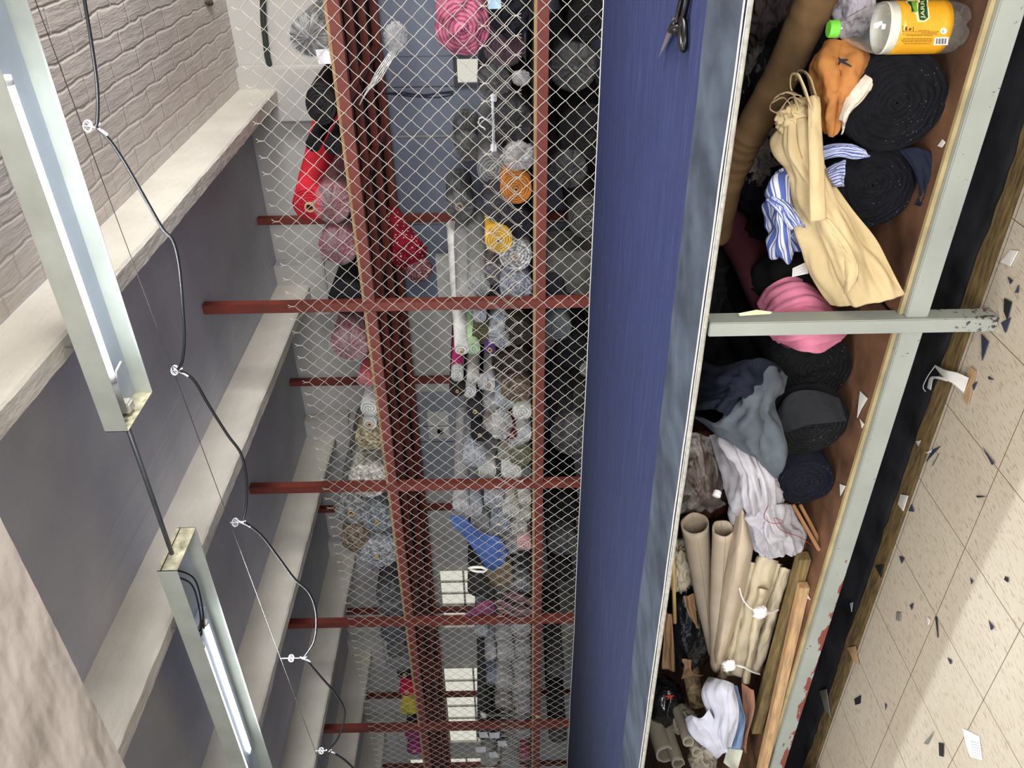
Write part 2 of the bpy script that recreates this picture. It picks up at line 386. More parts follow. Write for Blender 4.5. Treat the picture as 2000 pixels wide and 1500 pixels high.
def film(tint=(235, 235, 235), dens=.30):
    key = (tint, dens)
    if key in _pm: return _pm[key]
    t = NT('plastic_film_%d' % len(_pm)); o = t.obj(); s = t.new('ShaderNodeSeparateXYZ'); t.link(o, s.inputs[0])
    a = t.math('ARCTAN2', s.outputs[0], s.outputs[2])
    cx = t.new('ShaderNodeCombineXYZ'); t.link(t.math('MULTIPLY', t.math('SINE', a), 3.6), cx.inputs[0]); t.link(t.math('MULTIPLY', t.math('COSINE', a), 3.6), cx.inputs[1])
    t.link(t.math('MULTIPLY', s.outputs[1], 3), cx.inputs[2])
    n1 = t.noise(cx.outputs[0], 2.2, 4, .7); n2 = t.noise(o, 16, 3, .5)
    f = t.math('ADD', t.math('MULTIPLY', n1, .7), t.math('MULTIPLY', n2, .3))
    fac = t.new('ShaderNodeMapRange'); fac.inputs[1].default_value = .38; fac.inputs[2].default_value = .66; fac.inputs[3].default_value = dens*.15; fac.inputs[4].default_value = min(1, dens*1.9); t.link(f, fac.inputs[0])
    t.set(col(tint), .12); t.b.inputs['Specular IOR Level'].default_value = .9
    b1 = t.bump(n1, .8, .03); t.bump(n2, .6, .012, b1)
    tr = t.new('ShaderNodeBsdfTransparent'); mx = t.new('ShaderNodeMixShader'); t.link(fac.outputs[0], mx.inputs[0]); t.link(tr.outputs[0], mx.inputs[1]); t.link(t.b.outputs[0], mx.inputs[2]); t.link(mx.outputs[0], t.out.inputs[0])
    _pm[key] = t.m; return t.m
card = M('cardboard_core', (178, 150, 112), .85); hole_shade = M('core_hollow', (24, 20, 17), .95, bump=0)

def roll(label, front, rad, rear, c, kind='plain', core=0, wrap=None, flat=1.0, turns=6, hi=False, group=None, seed=0, film_c=(235, 235, 235), crush=.03, name='fabric_roll', flap=None, bulge=.25, cap_c=None):
    "front, rear: world points of the two ends of the axis"
    if sum(c) < 210: c = scale(c, .68)
    front = Vector(front); rear = Vector(rear); L = (rear-front).length
    T = thing(name, label, 'fabric roll' if name == 'fabric_roll' else 'roll', front, group)
    T.rotation_mode = 'QUATERNION'; T.rotation_quaternion = (rear-front).to_track_quat('Y', 'Z')
    na, nr = (96, 44) if hi else ((40, 16) if rad > .035 else (28, 10)); sd = seed*3.7+front.x*5
    def Rr(th, y): return rad*(1+crush*nz(cos(th)*1.3+sd, sin(th)*1.3, y*2.5)+crush*.6*nz(cos(th)*3+sd, sin(th)*3, y*5))
    def pos(th, s, y):
        r = Rr(th, y)*s; return (r*cos(th), y, r*sin(th)*flat)
    s0 = .16 if core else .02; am = rad*(.10 if hi else .12)
    b = MB(); ny = 10
    def fn(u, v):
        th = 2*pi*v; i = int(round(u*(ny+nr)))
        if i <= ny: return pos(th, 1, L*(1-i/ny))
        s = 1-(1-s0)*(i-ny)/nr
        wq = .9*nz(cos(th)*s*2.2+sd, sin(th)*s*2.2, 7)+crush*(9 if crush < .08 else 26)*nz(cos(th)*s*3+sd, sin(th)*s*3, 11)
        fr = (s*turns+th/(2*pi)+wq); fr -= fl(fr)
        y = -rad*bulge*.5*(1-s*s)+am*fr*(.4+.6*nz(s*5+sd, th))+am*.8*nz(cos(th)*s*4+sd, sin(th)*s*4, 2)*(1-s*.5)+(rad*.30*nz(cos(th)*s*2.6+sd, sin(th)*s*2.6, 21) if crush > .08 else 0)
        return pos(th, s, y if s < .999 else 0)
    b.grid(fn, ny+nr, na, True)
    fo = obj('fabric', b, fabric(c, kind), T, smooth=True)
    if hi:
        pass
    if core:
        rc = rad*core; b = MB(); y0 = -rad*bulge*.5-.012
        b.lathe([(rc*.72, -y0-.08), (rc*.72, -y0), (rc, -y0), (rc, -y0-.1)][::-1], 18, Matrix.Rotation(pi/2, 4, 'X')); obj('core', b, card, T, smooth=False)
        b = MB(); b.lathe([(0.0005, -y0-.03), (rc*.74, -y0-.03)], 18, Matrix.Rotation(pi/2, 4, 'X')); obj('core_hollow', b, hole_shade, T)  # dark disc paints the shade inside the open core
    if wrap:
        b = MB(); nf = random.randint(9, 15); g = .10*rad; tw = random.uniform(-1, 1)
        def fw(u, v):
            th = 2*pi*v; i = int(round(u*18))
            if i <= 8: 
                s, y = 1.05+.02*nz(cos(th)*5+sd, sin(th)*5, i*.9), L*(1-i/8)-.015
            else:
                s = 1.05*(1-(i-8)/10*.985); pl = (1-(s/1.05))
                y = -.02-rad*bulge*.5*(1-s*s)-g*pl*pl*2.2+rad*.09*s*sin(nf*th+tw*4*pl+2*nz(th, sd))*(s < 1.04)+rad*.05*nz(cos(th)*s*5+sd, sin(th)*s*5, 5)
            return pos(th, s, y)
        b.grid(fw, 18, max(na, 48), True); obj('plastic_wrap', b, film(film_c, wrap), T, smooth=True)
        b = MB(); p0 = -.02-rad*bulge*.5-g*2.2
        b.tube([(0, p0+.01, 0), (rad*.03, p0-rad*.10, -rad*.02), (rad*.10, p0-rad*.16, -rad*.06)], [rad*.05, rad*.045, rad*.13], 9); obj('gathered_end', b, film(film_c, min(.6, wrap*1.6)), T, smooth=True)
    return T

SH1, SH2 = 1.236, 2.378
def R_(label, px, py, rpx, c, kind='plain', core=0, wrap=None, flat=1.0, Y=4.86, L=1.3, rear=None, shelf=None, free=False, **k):
    f = P(px, py, Y=Y); rad = rpx*depth(f)/FPX
    if rear is None or not free: r = f+Vector((random.uniform(-.05, .05), L, random.uniform(-.01, .03)))
    else: r = P(rear[0], rear[1], Y=Y+L)
    if shelf is not None:
        if f.z-rad*flat*1.04 < shelf: f.z = shelf+rad*flat*1.04
        if r.z-rad*flat*1.04 < shelf: r.z = shelf+rad*flat*1.04
    return roll(label, f, rad, r, c, kind, core, wrap, flat, seed=px+py, **k)
S1 = dict(shelf=SH1); S2 = dict(shelf=SH2)
W = (205, 205, 202); SV = (160, 168, 178); CR = (212, 206, 190); DK = (34, 34, 40); NV = (32, 36, 56); BR = (74, 60, 52)
# ---- upper shelf, near to far
R_('black roll bagged in clear plastic tied like a star on the upper shelf', 606, 70, 38, (58, 58, 60), wrap=.34, **S2)
R_('wide black fabric roll with loose spiral layers on the upper shelf', 626, 205, 40, (52, 50, 50), 'plain', flat=.72, turns=9, rear=(640, 60), **S2)
R_('small black roll at the top beside the red roll on the upper shelf', 612, 282, 15, (26, 26, 32), rear=(622, 180), **S2)
R_('small navy black roll against the yellow board edge on the upper shelf', 650, 285, 17, (28, 30, 42), rear=(655, 180), **S2)
R_('bright red vinyl roll with a torn core leaning out over the upper shelf', 606, 400, 34, (196, 34, 52), 'fine', core=.30, rear=(640, 240), bulge=.5, free=True, **S2)
R_('crimson roll in tied clear plastic beside the red vinyl roll', 657, 398, 37, (124, 44, 60), wrap=.20, rear=(668, 250), **S2)
R_('crimson roll in tied clear plastic just before the first red post', 659, 482, 37, (124, 42, 60), wrap=.20, rear=(672, 330), **S2)
R_('black bagged roll behind the first red post on the upper shelf', 686, 585, 34, (38, 40, 46), rear=(694, 500), **S2)
R_('round crimson roll in clear plastic star just past the first red post', 682, 672, 37, (128, 46, 62), wrap=.24, rear=(690, 560), **S2)
R_('small bright red plastic bundle on the upper shelf', 718, 742, 16, (176, 30, 52), wrap=.2, rear=(722, 700), **S2)
R_('thin white roll lying above the tan fluffy roll', 724, 798, 17, (200, 200, 198), rear=(730, 740), **S2)
R_('grey white roll with open core next to the tan fluffy roll', 722, 828, 14, (186, 188, 190), core=.45, rear=(728, 760), **S2)
R_('tan fluffy roll with dark stripes on the upper shelf', 724, 858, 26, (150, 140, 110), 'fuzzy', rear=(732, 780), **S2)
R_('off white fluffy roll hidden partly by the second red post', 733, 942, 38, (190, 186, 176), 'fuzzy', rear=(740, 860), **S2)
R_('grey fluffy roll with pale core, nearest the ceiling', 687, 999, 33, (138, 140, 140), 'fuzzy', core=.22, rear=(702, 930))
R_('light grey roll with layered end between two fluffy rolls on the upper shelf', 743, 1017, 29, (126, 132, 136), 'fuzzy', core=.15, rear=(750, 950), **S2)
R_('brown flattened fluffy roll resting on grey rolls on the upper shelf', 692, 1055, 36, (128, 114, 98), 'fuzzy', flat=.72, rear=(705, 990))
R_('large pale grey roll with a squashed oval end on the upper shelf', 749, 1084, 36, (150, 154, 158), 'fuzzy', core=.12, flat=1.05, rear=(757, 1010), **S2)
for i, (x, y, r, c) in enumerate(((768, 1165, 26, NV), (770, 1190, 24, (40, 44, 62)), (775, 1238, 26, (46, 54, 84)), (778, 1272, 22, (62, 66, 72)), (787, 1296, 22, (96, 100, 104)), (800, 1316, 15, (34, 42, 46)))):
    R_(['dark navy roll just before the fourth bay of the upper shelf', 'slate navy roll in front of the third red post up high', 'blue black roll just past the third red post on the upper shelf', 'charcoal roll in the far part of the upper shelf', 'mid grey roll in the far part of the upper shelf', 'dark roll with pale core next to the far red rolls'][i], x, y, r, c, wrap=.12 if i != 5 else None, core=.25 if i == 5 else 0, rear=(x+6, y-60), **S2)
R_('red roll with white core high up at the far end', 803, 1350, 15, (176, 24, 56), core=.3, rear=(806, 1300), **S2)
R_('yellow roll high up at the far end', 808, 1386, 16, (190, 176, 60), rear=(811, 1340), **S2)
R_('dark purple roll beside the far yellow roll', 815, 1410, 12, (60, 34, 60), rear=(817, 1370), **S2)
R_('magenta pink roll beyond the fourth red post', 816, 1437, 15, (140, 50, 96), rear=(819, 1395), **S2)
R_('magenta roll with green core at the very far end of the upper shelf', 821, 1464, 15, (150, 46, 110), core=.2, rear=(823, 1420), **S2)
# ---- lower shelf, bay before the first post
R_('big crumpled pink roll spilling out over the lower shelf', 902, 52, 54, (184, 102, 128), 'plain', turns=7, Y=4.92, L=.75, rear=(960, 20), crush=.10, hi=True, bulge=.9)
R_('dark magenta roll under the crumpled pink roll', 985, 88, 40, (92, 30, 62), Y=5.02, L=1.1, rear=(975, 10), wrap=.08, **S1)
R_('navy black crumpled roll near the right end of the lower shelf', 1008, 30, 42, (30, 32, 44), crush=.12, turns=9, rear=(990, -60), **S1)
R_('black plastic covered roll standing over the spiral black roll', 965, 160, 33, (44, 46, 50), Y=5.1, wrap=.16, rear=(960, 80))
R_('black roll with shiny spiral end flecked white on the lower shelf', 1014, 238, 38, (26, 26, 28), 'plain', turns=10, flat=1.0, wrap=.05, rear=(995, 150), hi=True, **S1)
R_('long light grey covered roll lying behind the tan roll', 962, 330, 30, (126, 128, 128), Y=5.15, L=1.2, rear=(955, 230))
R_('caramel tan roll with tight spiral end and small core', 1016, 368, 31, (184, 116, 50), 'fine', core=.14, rear=(1000, 270), **S1)
R_('purple black crumpled roll under the tan roll', 974, 404, 30, (52, 48, 64), turns=9, crush=.1, rear=(965, 320), wrap=.05)
R_('dark plum roll resting on the shelf before the yellow roll', 1018, 438, 30, (46, 42, 54), 'fine', rear=(1004, 350), **S1)
R_('golden yellow roll with empty core in the lower shelf', 974, 469, 27, (212, 166, 40), 'fine', core=.18, wrap=.08, Y=4.80, rear=(965, 400))
R_('white and grey patterned roll with tight spiral end', 1017, 500, 32, (196, 198, 196), 'print', core=.14, rear=(1003, 420), **S1)
R_('wine coloured roll tucked behind the patterned roll', 968, 535, 22, (78, 50, 68), Y=5.0, wrap=.18, rear=(960, 470))
R_('silver blue roll in clear plastic just before the first post', 1016, 560, 31, (146, 154, 172), 'print', wrap=.16, rear=(1003, 480), **S1)
R_('tall white wrapped roll sloping down to the shelf, outermost', 902, 684, 14, (222, 222, 214), core=.3, Y=4.85, L=1.25, rear=(884, 440), free=True)
R_('pale green roll in plastic next to the sloping white rolls', 925, 682, 13, (176, 210, 160), wrap=.2, Y=4.87, L=1.2, rear=(905, 470), free=True)
R_('long silvery plastic covered roll behind the first post', 912, 590, 20, (150, 152, 150), wrap=.32, Y=5.0, L=1.2, rear=(902, 430), free=True)
R_('wide translucent grey wrapped roll standing between white and yellow rolls', 936, 560, 22, (132, 134, 132), wrap=.3, Y=5.05, L=1.1, rear=(930, 430), free=True)
R_('black bagged roll with a yellow end far behind the mesh', 897, 402, 27, (54, 58, 62), wrap=.2, Y=5.9, L=.5, core=.3)
R_('dark plastic bundle behind the clothes hanger', 914, 285, 28, (60, 60, 60), wrap=.2, Y=5.9, L=.5)
# ---- lower shelf, second bay
SB = [
('small silvery wrapped roll right after the first post', 937, 617, 13, SV, 'plain', 0, .35),
('dark brown layered roll resting on the shelf after the first post', 1028, 648, 29, BR, 'plain', 0, None),
('light blue plastic bag roll with pink band', 982, 652, 27, (132, 160, 178), 'print', 0, .4),
('olive green roll with folded edge beside the blue bag', 942, 655, 20, (84, 84, 56), 'plain', 0, None),
('small purple roll with open core', 957, 682, 11, (78, 54, 104), 'plain', .4, None),
('oval dark brown roll, second along the shelf after the post', 1029, 712, 22, (72, 58, 50), 'plain', 0, None),
('brown black diagonal roll behind the oval brown rolls', 988, 712, 22, (58, 46, 42), 'plain', 0, None),
('pink magenta roll with white core above the white rolls', 893, 712, 11, (166, 46, 100), 'plain', .4, None),
('small white wrapped roll below the magenta roll', 893, 733, 12, W, 'plain', 0, .4),
('white roll in bunched plastic with brown tip', 924, 737, 12, (208, 200, 190), 'plain', 0, .4),
('shiny white bagged roll hanging lowest of the thin white rolls', 917, 765, 13, (226, 226, 226), 'plain', 0, .3),
('white roll with clean round open core', 955, 753, 12, (222, 222, 220), 'plain', .35, .15),
('oval roll with beige padded rim and brown inside', 1027, 765, 24, (102, 86, 72), 'fuzzy', 0, None),
('dark olive roll near the far mesh side', 893, 762, 16, (54, 50, 42), 'plain', .2, None),
('teal and clear plastic bundle with radiating folds', 986, 782, 20, (118, 142, 152), 'plain', 0, .4),
('grey plastic bundle beside the teal bundle', 957, 790, 15, (128, 130, 132), 'plain', 0, .4),
('creamy white wrapped roll end below the padded oval roll', 1029, 806, 15, (226, 224, 210), 'plain', 0, .25),
('dark grey roll behind the crinkled plastic', 928, 802, 17, (60, 60, 64), 'plain', .25, None),
('charcoal roll with ragged edge low in the second bay', 937, 848, 18, (52, 50, 54), 'plain', .2, None),
('tan and clear plastic bundle in the middle of the pile', 958, 833, 15, (150, 134, 108), 'plain', 0, .4),
('dark red roll with a slotted core', 999, 848, 12, (122, 18, 38), 'plain', .35, None),
('silver white star folded roll with green tip', 1024, 848, 19, (204, 206, 204), 'plain', 0, .35),
('silver folded roll just below the green tipped one', 1008, 868, 15, (188, 190, 190), 'print', 0, .3),
('dark plum roll behind the red slotted roll', 962, 868, 15, (64, 54, 60), 'plain', 0, .1),
('olive drab squashed roll resting on the shelf', 1024, 893, 22, (104, 104, 82), 'plain', 0, None),
('small tan topped roll between olive and white rolls', 985, 888, 12, (132, 122, 104), 'plain', 0, .2),
('large blue white wrapped roll at the open edge before the second post', 926, 893, 22, (176, 186, 200), 'print', 0, .35),
('cream white wrapped roll crossing the second post', 951, 922, 18, (226, 224, 208), 'plain', 0, .3),
('white wrapped roll with grey dimple before the second post', 999, 921, 20, (212, 212, 206), 'plain', 0, .3),
('dark grey roll on the shelf just before the second post', 1032, 925, 15, (78, 80, 78), 'plain', 0, .15),
]
for i, (lb, x, y, r, c, kd, co, wr) in enumerate(SB):
    R_(lb, x, y, r, c, kd, core=co, wrap=wr, flat=1.25 if 'oval' in lb else 1.0, Y=4.85+.03*(i % 4), rear=(x-6+i % 5, y-95+i % 13), shelf=SH1 if x > 985 else None)
# ---- third bay
SB = [
('cream crumpled plastic roll above the silver rolls', 900, 985, 17, (196, 192, 196), 'plain', 0, .5),
('silver wrapped roll with bright foil centre', 924, 995, 20, SV, 'plain', .35, .35),
('large silver wrapped roll just past the second post', 965, 976, 21, SV, 'print', 0, .4),
('small roll with brown core beside the second post', 997, 969, 10, (196, 190, 176), 'plain', .5, .2),
('pale wrapped roll just past the second post', 1025, 976, 14, CR, 'plain', 0, .3),
('cream wrapped roll with twisted end in the third bay', 998, 996, 18, CR, 'plain', 0, .35),
('cream wrapped roll resting on the shelf in the third bay', 1029, 1006, 17, CR, 'plain', 0, .3),
('silver wrapped roll touching the blue cloth', 938, 1029, 20, (176, 180, 184), 'plain', 0, .4),
('blue grey roll with brown core in the third bay', 977, 1022, 20, (128, 140, 156), 'print', .15, .2),
('cream wrapped roll above the pink roll', 1014, 1032, 17, CR, 'print', 0, .3),
('silver wrapped roll lying on the blue cloth', 961, 1056, 21, (180, 186, 190), 'print', 0, .4),
('silver grey bagged roll over the folded blue cloth', 1000, 1066, 20, (150, 156, 160), 'plain', 0, .4),
('light pink roll standing on the lower shelf', 1032, 1064, 15, (226, 166, 160), 'plain', 0, .12),
('dark roll under the silver rolls near the pink roll', 1022, 1098, 17, (52, 50, 54), 'plain', 0, None),
('brown kraft covered roll behind the pink layered fabric', 975, 1130, 30, (122, 100, 68), 'plain', 0, .08),
('dark grey bagged roll with radiating folds before the third post', 1028, 1145, 21, (78, 82, 84), 'plain', 0, .35),
('charcoal covered roll at the open edge of the third bay', 935, 1150, 24, (70, 68, 66), 'plain', 0, None),
]
for i, (lb, x, y, r, c, kd, co, wr) in enumerate(SB):
    R_(lb, x, y, r*.93, c, kd, core=co, wrap=wr, Y=4.85+.045*(i % 4), rear=(x-4+i % 5, y-80+i % 13), shelf=SH1 if x > 1000 else None)
# ---- fourth and fifth bays
SB = [
('white roll in blue printed plastic just past the third post', 940, 1233, 14, (176, 190, 208), 'print', 0, .4),
('wrapped pinkish grey roll on the shelf past the third post', 1022, 1228, 21, (160, 150, 148), 'print', 0, .45),
('wrapped grey roll between blue plastic and pinkish roll', 984, 1242, 18, (156, 156, 156), 'print', 0, .4),
('white plastic packet roll with dark core in the fourth bay', 955, 1280, 15, (206, 210, 214), 'plain', .2, .3),
('wrapped roll with pale centre, second layer of the fourth bay', 988, 1280, 18, (156, 158, 156), 'plain', .2, .35),
('wrapped grey roll on the shelf, second from the third post', 1025, 1272, 17, (150, 146, 144), 'print', 0, .4),
('wrapped oval roll, third on the shelf from the third post', 1021, 1302, 19, (160, 160, 158), 'print', 0, .4),
('blue patterned packet roll in the fourth bay', 957, 1325, 15, (120, 146, 190), 'print', 0, .3),
('long grey green wrapped roll in the middle of the fourth bay', 985, 1335, 18, (140, 144, 136), 'plain', 0, .4),
('wrapped roll with bright white ring end', 1022, 1340, 20, (176, 176, 174), 'print', .35, .4),
('wrapped dark silver roll before the wooden pole', 1020, 1368, 18, (150, 148, 146), 'print', 0, .4),
('brown and white wrapped roll before the wooden pole', 983, 1372, 17, (128, 110, 100), 'print', 0, .35),
('red and silver wrapped roll beside the fourth post', 1022, 1392, 16, (160, 140, 140), 'print', 0, .4),
('grey wrapped roll just past the fourth post', 1028, 1433, 16, (140, 142, 138), 'plain', 0, .35),
('red roll half hidden at the far end of the lower shelf', 1028, 1478, 12, (160, 20, 56), 'plain', 0, .2),
('grey wrapped roll at the bottom border of the far bay', 996, 1492, 20, (150, 152, 146), 'plain', 0, .3),
('pale grey long roll end at the far end near the mesh', 955, 1488, 18, (166, 166, 158), 'plain', 0, .1),
('dark wrapped roll above the far red roll', 1000, 1450, 17, (92, 94, 92), 'plain', 0, .3),
('black bagged roll with white labels past the fourth post', 948, 1436, 17, (26, 28, 30), 'plain', 0, .12),
('black bagged roll with paper tags nearer the shelf', 975, 1440, 15, (30, 32, 36), 'plain', 0, .12),
]
for i, (lb, x, y, r, c, kd, co, wr) in enumerate(SB):
    R_(lb, x, y, r*.93, c, kd, core=co, wrap=wr, Y=4.85+.045*(i % 4), rear=(x-3+i % 5, y-60+i % 9), shelf=SH1 if x > 1005 else None)
# second, deeper layer of the pile in the far bays and dark rolls on the bottom shelf
for i, (x, y, r, c) in enumerate(((1150, 40, 40, (34, 35, 38)), (1120, 130, 44, (44, 45, 47)), (1145, 260, 52, (40, 41, 43)), (1110, 330, 36, (30, 31, 34)), (1150, 430, 40, (74, 74, 72)), (1090, 640, 26, (96, 104, 108)), (1120, 690, 34, (26, 28, 34)), (1150, 720, 18, (120, 122, 112)), (1145, 780, 26, (60, 62, 58)), (1120, 850, 44, (34, 35, 37)), (1105, 1000, 28, (18, 18, 20)), (1100, 1060, 30, (46, 48, 48)), (1095, 1120, 24, (38, 40, 40)), (1085, 1310, 18, (52, 54, 52)), (1085, 1360, 16, (30, 32, 32)), (1090, 1440, 18, (34, 36, 34)))):
    f = P(x, y, Y=5.0); rad = r*depth(f)/FPX; f.z = max(f.z, .322+rad*1.1)
    LB = ['black bundle low behind the table, nearest the right end', 'grey black rounded bundle below the lower shelf', 'big dark grey covered roll below the black spiral roll', 'black roll just under the lower shelf rail by the tan roll', 'grey cloth covered roll low behind the table before the first post', 'clear bagged grey green roll under the shelf after the first post', 'black roll under the shelf beside the clear bagged roll', 'pale roll with a yellow label under the lower shelf', 'olive grey bundle touching the table edge', 'large crinkled black bag roll under the second bay', 'black hoop shaped roll with tan rim under the third bay', 'dark grey roll under the silver rolls of the third bay', 'dim grey roll under the blue cloth', 'dim roll under the fourth bay', 'black roll under the fourth bay near its post', 'dark roll under the fifth bay'][i]
    roll(LB, f, rad, f+Vector((0, 1.1, 0)), c, wrap=.10 if i % 2 else None, seed=i, crush=.08)

p0, p1 = P(1068, 492, Y=5.7), P(1165, 592, Y=5.7)
b = MB(); b.box((p0.x, 5.7, .32), (p1.x, 6.1, p0.z), .01); tag(obj('pale_carton', b, M('pale_carton', (150, 150, 144), .8)), 'pale grey carton low behind the table just before the first post', 'carton')
p0, p1 = P(1066, 1215, Y=5.6), P(1125, 1300, Y=5.6)
b = MB(); b.box((p0.x, 5.6, .32), (p1.x, 6.0, p0.z), .01); tag(obj('pale_carton', b, M('pale_carton', (150, 150, 144), .8)), 'dim grey carton below the shelf just past the third post', 'carton')
# ================================================================ CLOTH HELPERS
def cr(p0, p1, p2, p3, t):
    return .5*((2*p1)+(-p0+p2)*t+(2*p0-5*p1+4*p2-p3)*t*t+(-p0+3*p1-3*p2+p3)*t*t*t)
def sp1(L_, t):
    n = len(L_)-1; x = t*n; i = min(int(x), n-1); f = x-i
    return cr(L_[max(i-1, 0)], L_[i], L_[i+1], L_[min(i+2, n)], f)
def cloth(name, ctrl, mat, nu=40, nv=28, th=.004, fold=.008, fs=(1.5, 7), amp2=.003, par=None, seed=0, label=None, cat='cloth', group=None, fray=0):
    "ctrl: rows of (px, py, Y): a sheet through points of the photograph at their own distances"
    rows = [[P(q[0], q[1], Y=q[2]) for q in row] for row in ctrl]
    G = []
    for i in range(nu+1):
        cols_ = [sp1([row[j] for row in rows], i/nu) for j in range(len(rows[0]))] if len({len(r) for r in rows}) == 1 else None
        G.append([sp1(cols_, j/nv) for j in range(nv+1)])
    b = MB(); V = []; b.uv = []
    for i in range(nu+1):
        for j in range(nv+1):
            a = G[min(i+1, nu)][j]-G[max(i-1, 0)][j]; c_ = G[i][min(j+1, nv)]-G[i][max(j-1, 0)]
            n = a.cross(c_); n = n.normalized() if n.length > 1e-12 else Vector((0, -1, 0))
            u, v = i/nu, j/nv
            d = fold*nz(u*fs[0]+seed, v*fs[1], seed)+fold*.5*nz(u*fs[0]*2.3+seed, v*fs[1]*2.1, seed+4)+amp2*nz(u*14+seed, v*12, 2)
            d *= min(1, .35+5*min(u, 1-u, v, 1-v))
            V.append(G[i][j]+n*d); b.uv.append((u, v))
    Fs = [(i*(nv+1)+j, i*(nv+1)+j+1, (i+1)*(nv+1)+j+1, (i+1)*(nv+1)+j) for i in range(nu) for j in range(nv)]
    b.add(V, Fs)
    if par is not None:
        o = part(name, b, mat, par, smooth=True, solid=th)
    else:
        o = obj(name, b, mat, smooth=True, solid=th)
    if label: tag(o, label, cat, group)
    return o
def wad(name, c, rad, mat, label=None, cat='bundle', amp=.25, fr=3.0, seed=0, par=None, sub=5, sc2=2.2, group=None, stretch=(1, 1, 1)):
    "crumpled lump with sharp creases"
    bm = bmesh.new(); bmesh.ops.create_icosphere(bm, subdivisions=sub, radius=1)
    for v in bm.verts:
        p = v.co.copy(); q = Vector((p.x*stretch[0], p.y*stretch[1], p.z*stretch[2]))*fr+Vector((seed, seed*2, 0))
        q += Vector((nz(q.x, q.y, q.z+9), nz(q.y, q.z, q.x), nz(q.z, q.x, q.y)))*.7
        rg = 1-abs(noise.noise(q))*2; rg2 = 1-abs(noise.noise(q*sc2))*2
        k = 1+amp*(rg*.6+rg2*.3)-amp*.35
        v.co = Vector((p.x*rad[0], p.y*rad[1], p.z*rad[2]))*k
    b = MB(); b.add([v.co[:] for v in bm.verts], [[v.index for v in f.verts] for f in bm.faces]); bm.free()
    if par is not None:
        o = obj(name, b, mat, par, smooth=True, loc=Vector(c)-par.location)
    else:
        o = obj(name, b, mat, smooth=True, loc=c)
    if label: tag(o, label, cat, group)
    return o
def clothm(name, c, var=.10, weave=300, rough=.85, c2=None): return M(name, c, rough, var=var, vs=7, bump=.35, bs=weave, bd=.0015, c2=c2, spec=.25)

# small loose things on the rack
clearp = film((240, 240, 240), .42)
def pw(lb, x, y, Y, rp, nm='plastic_bag', mt=None, am=.35, sd=1, fr=2.6, cat='plastic bag'):
    p = P(x, y, Y=Y); k = depth(p)/FPX
    return wad(nm, p, (rp[1]*k, min(rp)*k, rp[0]*k), mt or clearp, lb, cat, am, fr, sd, sub=4)
pw('clear plastic bag bunched above the black spiral roll', 1018, 152, 4.86, (17, 14), sd=2)
pw('crumpled clear plastic bag beneath the black spiral roll', 1012, 303, 4.86, (30, 26), sd=5, am=.45)
pw('clear plastic wad hanging below the upper shelf near the right', 773, 72, 5.2, (22, 26), sd=8)
b = MB()
for i in range(5): b.tube([P(768+i*3, 92, Y=5.2), P(735+i*2, 140+i*4, Y=5.1), P(702+i*3, 205-i*6, Y=5.0)], .004, 5)
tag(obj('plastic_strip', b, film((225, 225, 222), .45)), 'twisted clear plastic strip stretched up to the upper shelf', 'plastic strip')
pw('clear crinkled bag in the middle of the second bay pile', 978, 828, 4.84, (20, 30), sd=11, am=.5)
pw('clear loose bag end below the white tipped roll', 943, 745, 4.83, (10, 16), sd=13, am=.5)
bl = clothm('royal_blue_cloth', (70, 96, 152), .15, 200)
cloth('folded_cloth', [[(878, 1008, 4.86), (882, 1022, 4.82), (890, 1030, 4.82)], [(905, 1010, 4.84), (905, 1032, 4.80), (905, 1045, 4.82)], [(940, 1040, 4.83), (932, 1062, 4.79), (930, 1078, 4.82)], [(975, 1050, 4.83), (955, 1085, 4.79), (946, 1105, 4.82)], [(992, 1075, 4.84), (985, 1098, 4.80), (962, 1116, 4.83)]], bl, 40, 24, .006, .02, (2, 9), .004, label='royal blue folded cloth drooping under the silver rolls', cat='cloth')
pk = clothm('layered_pink_cloth', (186, 134, 132), .35, 160, c2=(120, 96, 98)); mv = clothm('mauve_cloth', (136, 76, 108), .3, 160)
for i, (x0, y0, x1, y1, lb) in enumerate(((985, 1158, 1046, 1180, 'top pink folded cloth of the layered pile before the third post'), (965, 1178, 1040, 1194, 'middle pink folded cloth in the layered pile before the third post'), (975, 1192, 1035, 1203, 'lowest pink folded cloth in the layered pile before the third post'))):
    cloth('folded_cloth', [[(x0, y0-6, 4.86), (x0, y0, 4.80), (x0, y0+6, 4.86)], [((x0+x1)/2, (y0+y1)/2-8, 4.87), ((x0+x1)/2, (y0+y1)/2, 4.79), ((x0+x1)/2, (y0+y1)/2+7, 4.86)], [(x1, y1-7, 4.86), (x1, y1, 4.80), (x1, y1+7, 4.86)]], pk, 30, 16, .008, .03, (3, 8), .006, label=lb, cat='cloth', group='pink folded cloths on the lower shelf', seed=i)
cloth('folded_cloth', [[(912, 1196, 4.86), (914, 1203, 4.80), (918, 1208, 4.86)], [(935, 1178, 4.87), (940, 1190, 4.79), (944, 1200, 4.86)], [(962, 1172, 4.86), (966, 1182, 4.80), (968, 1192, 4.86)]], mv, 30, 16, .008, .03, (3, 8), .006, label='mauve folded cloth beside the pink layered pile', cat='cloth', seed=6)
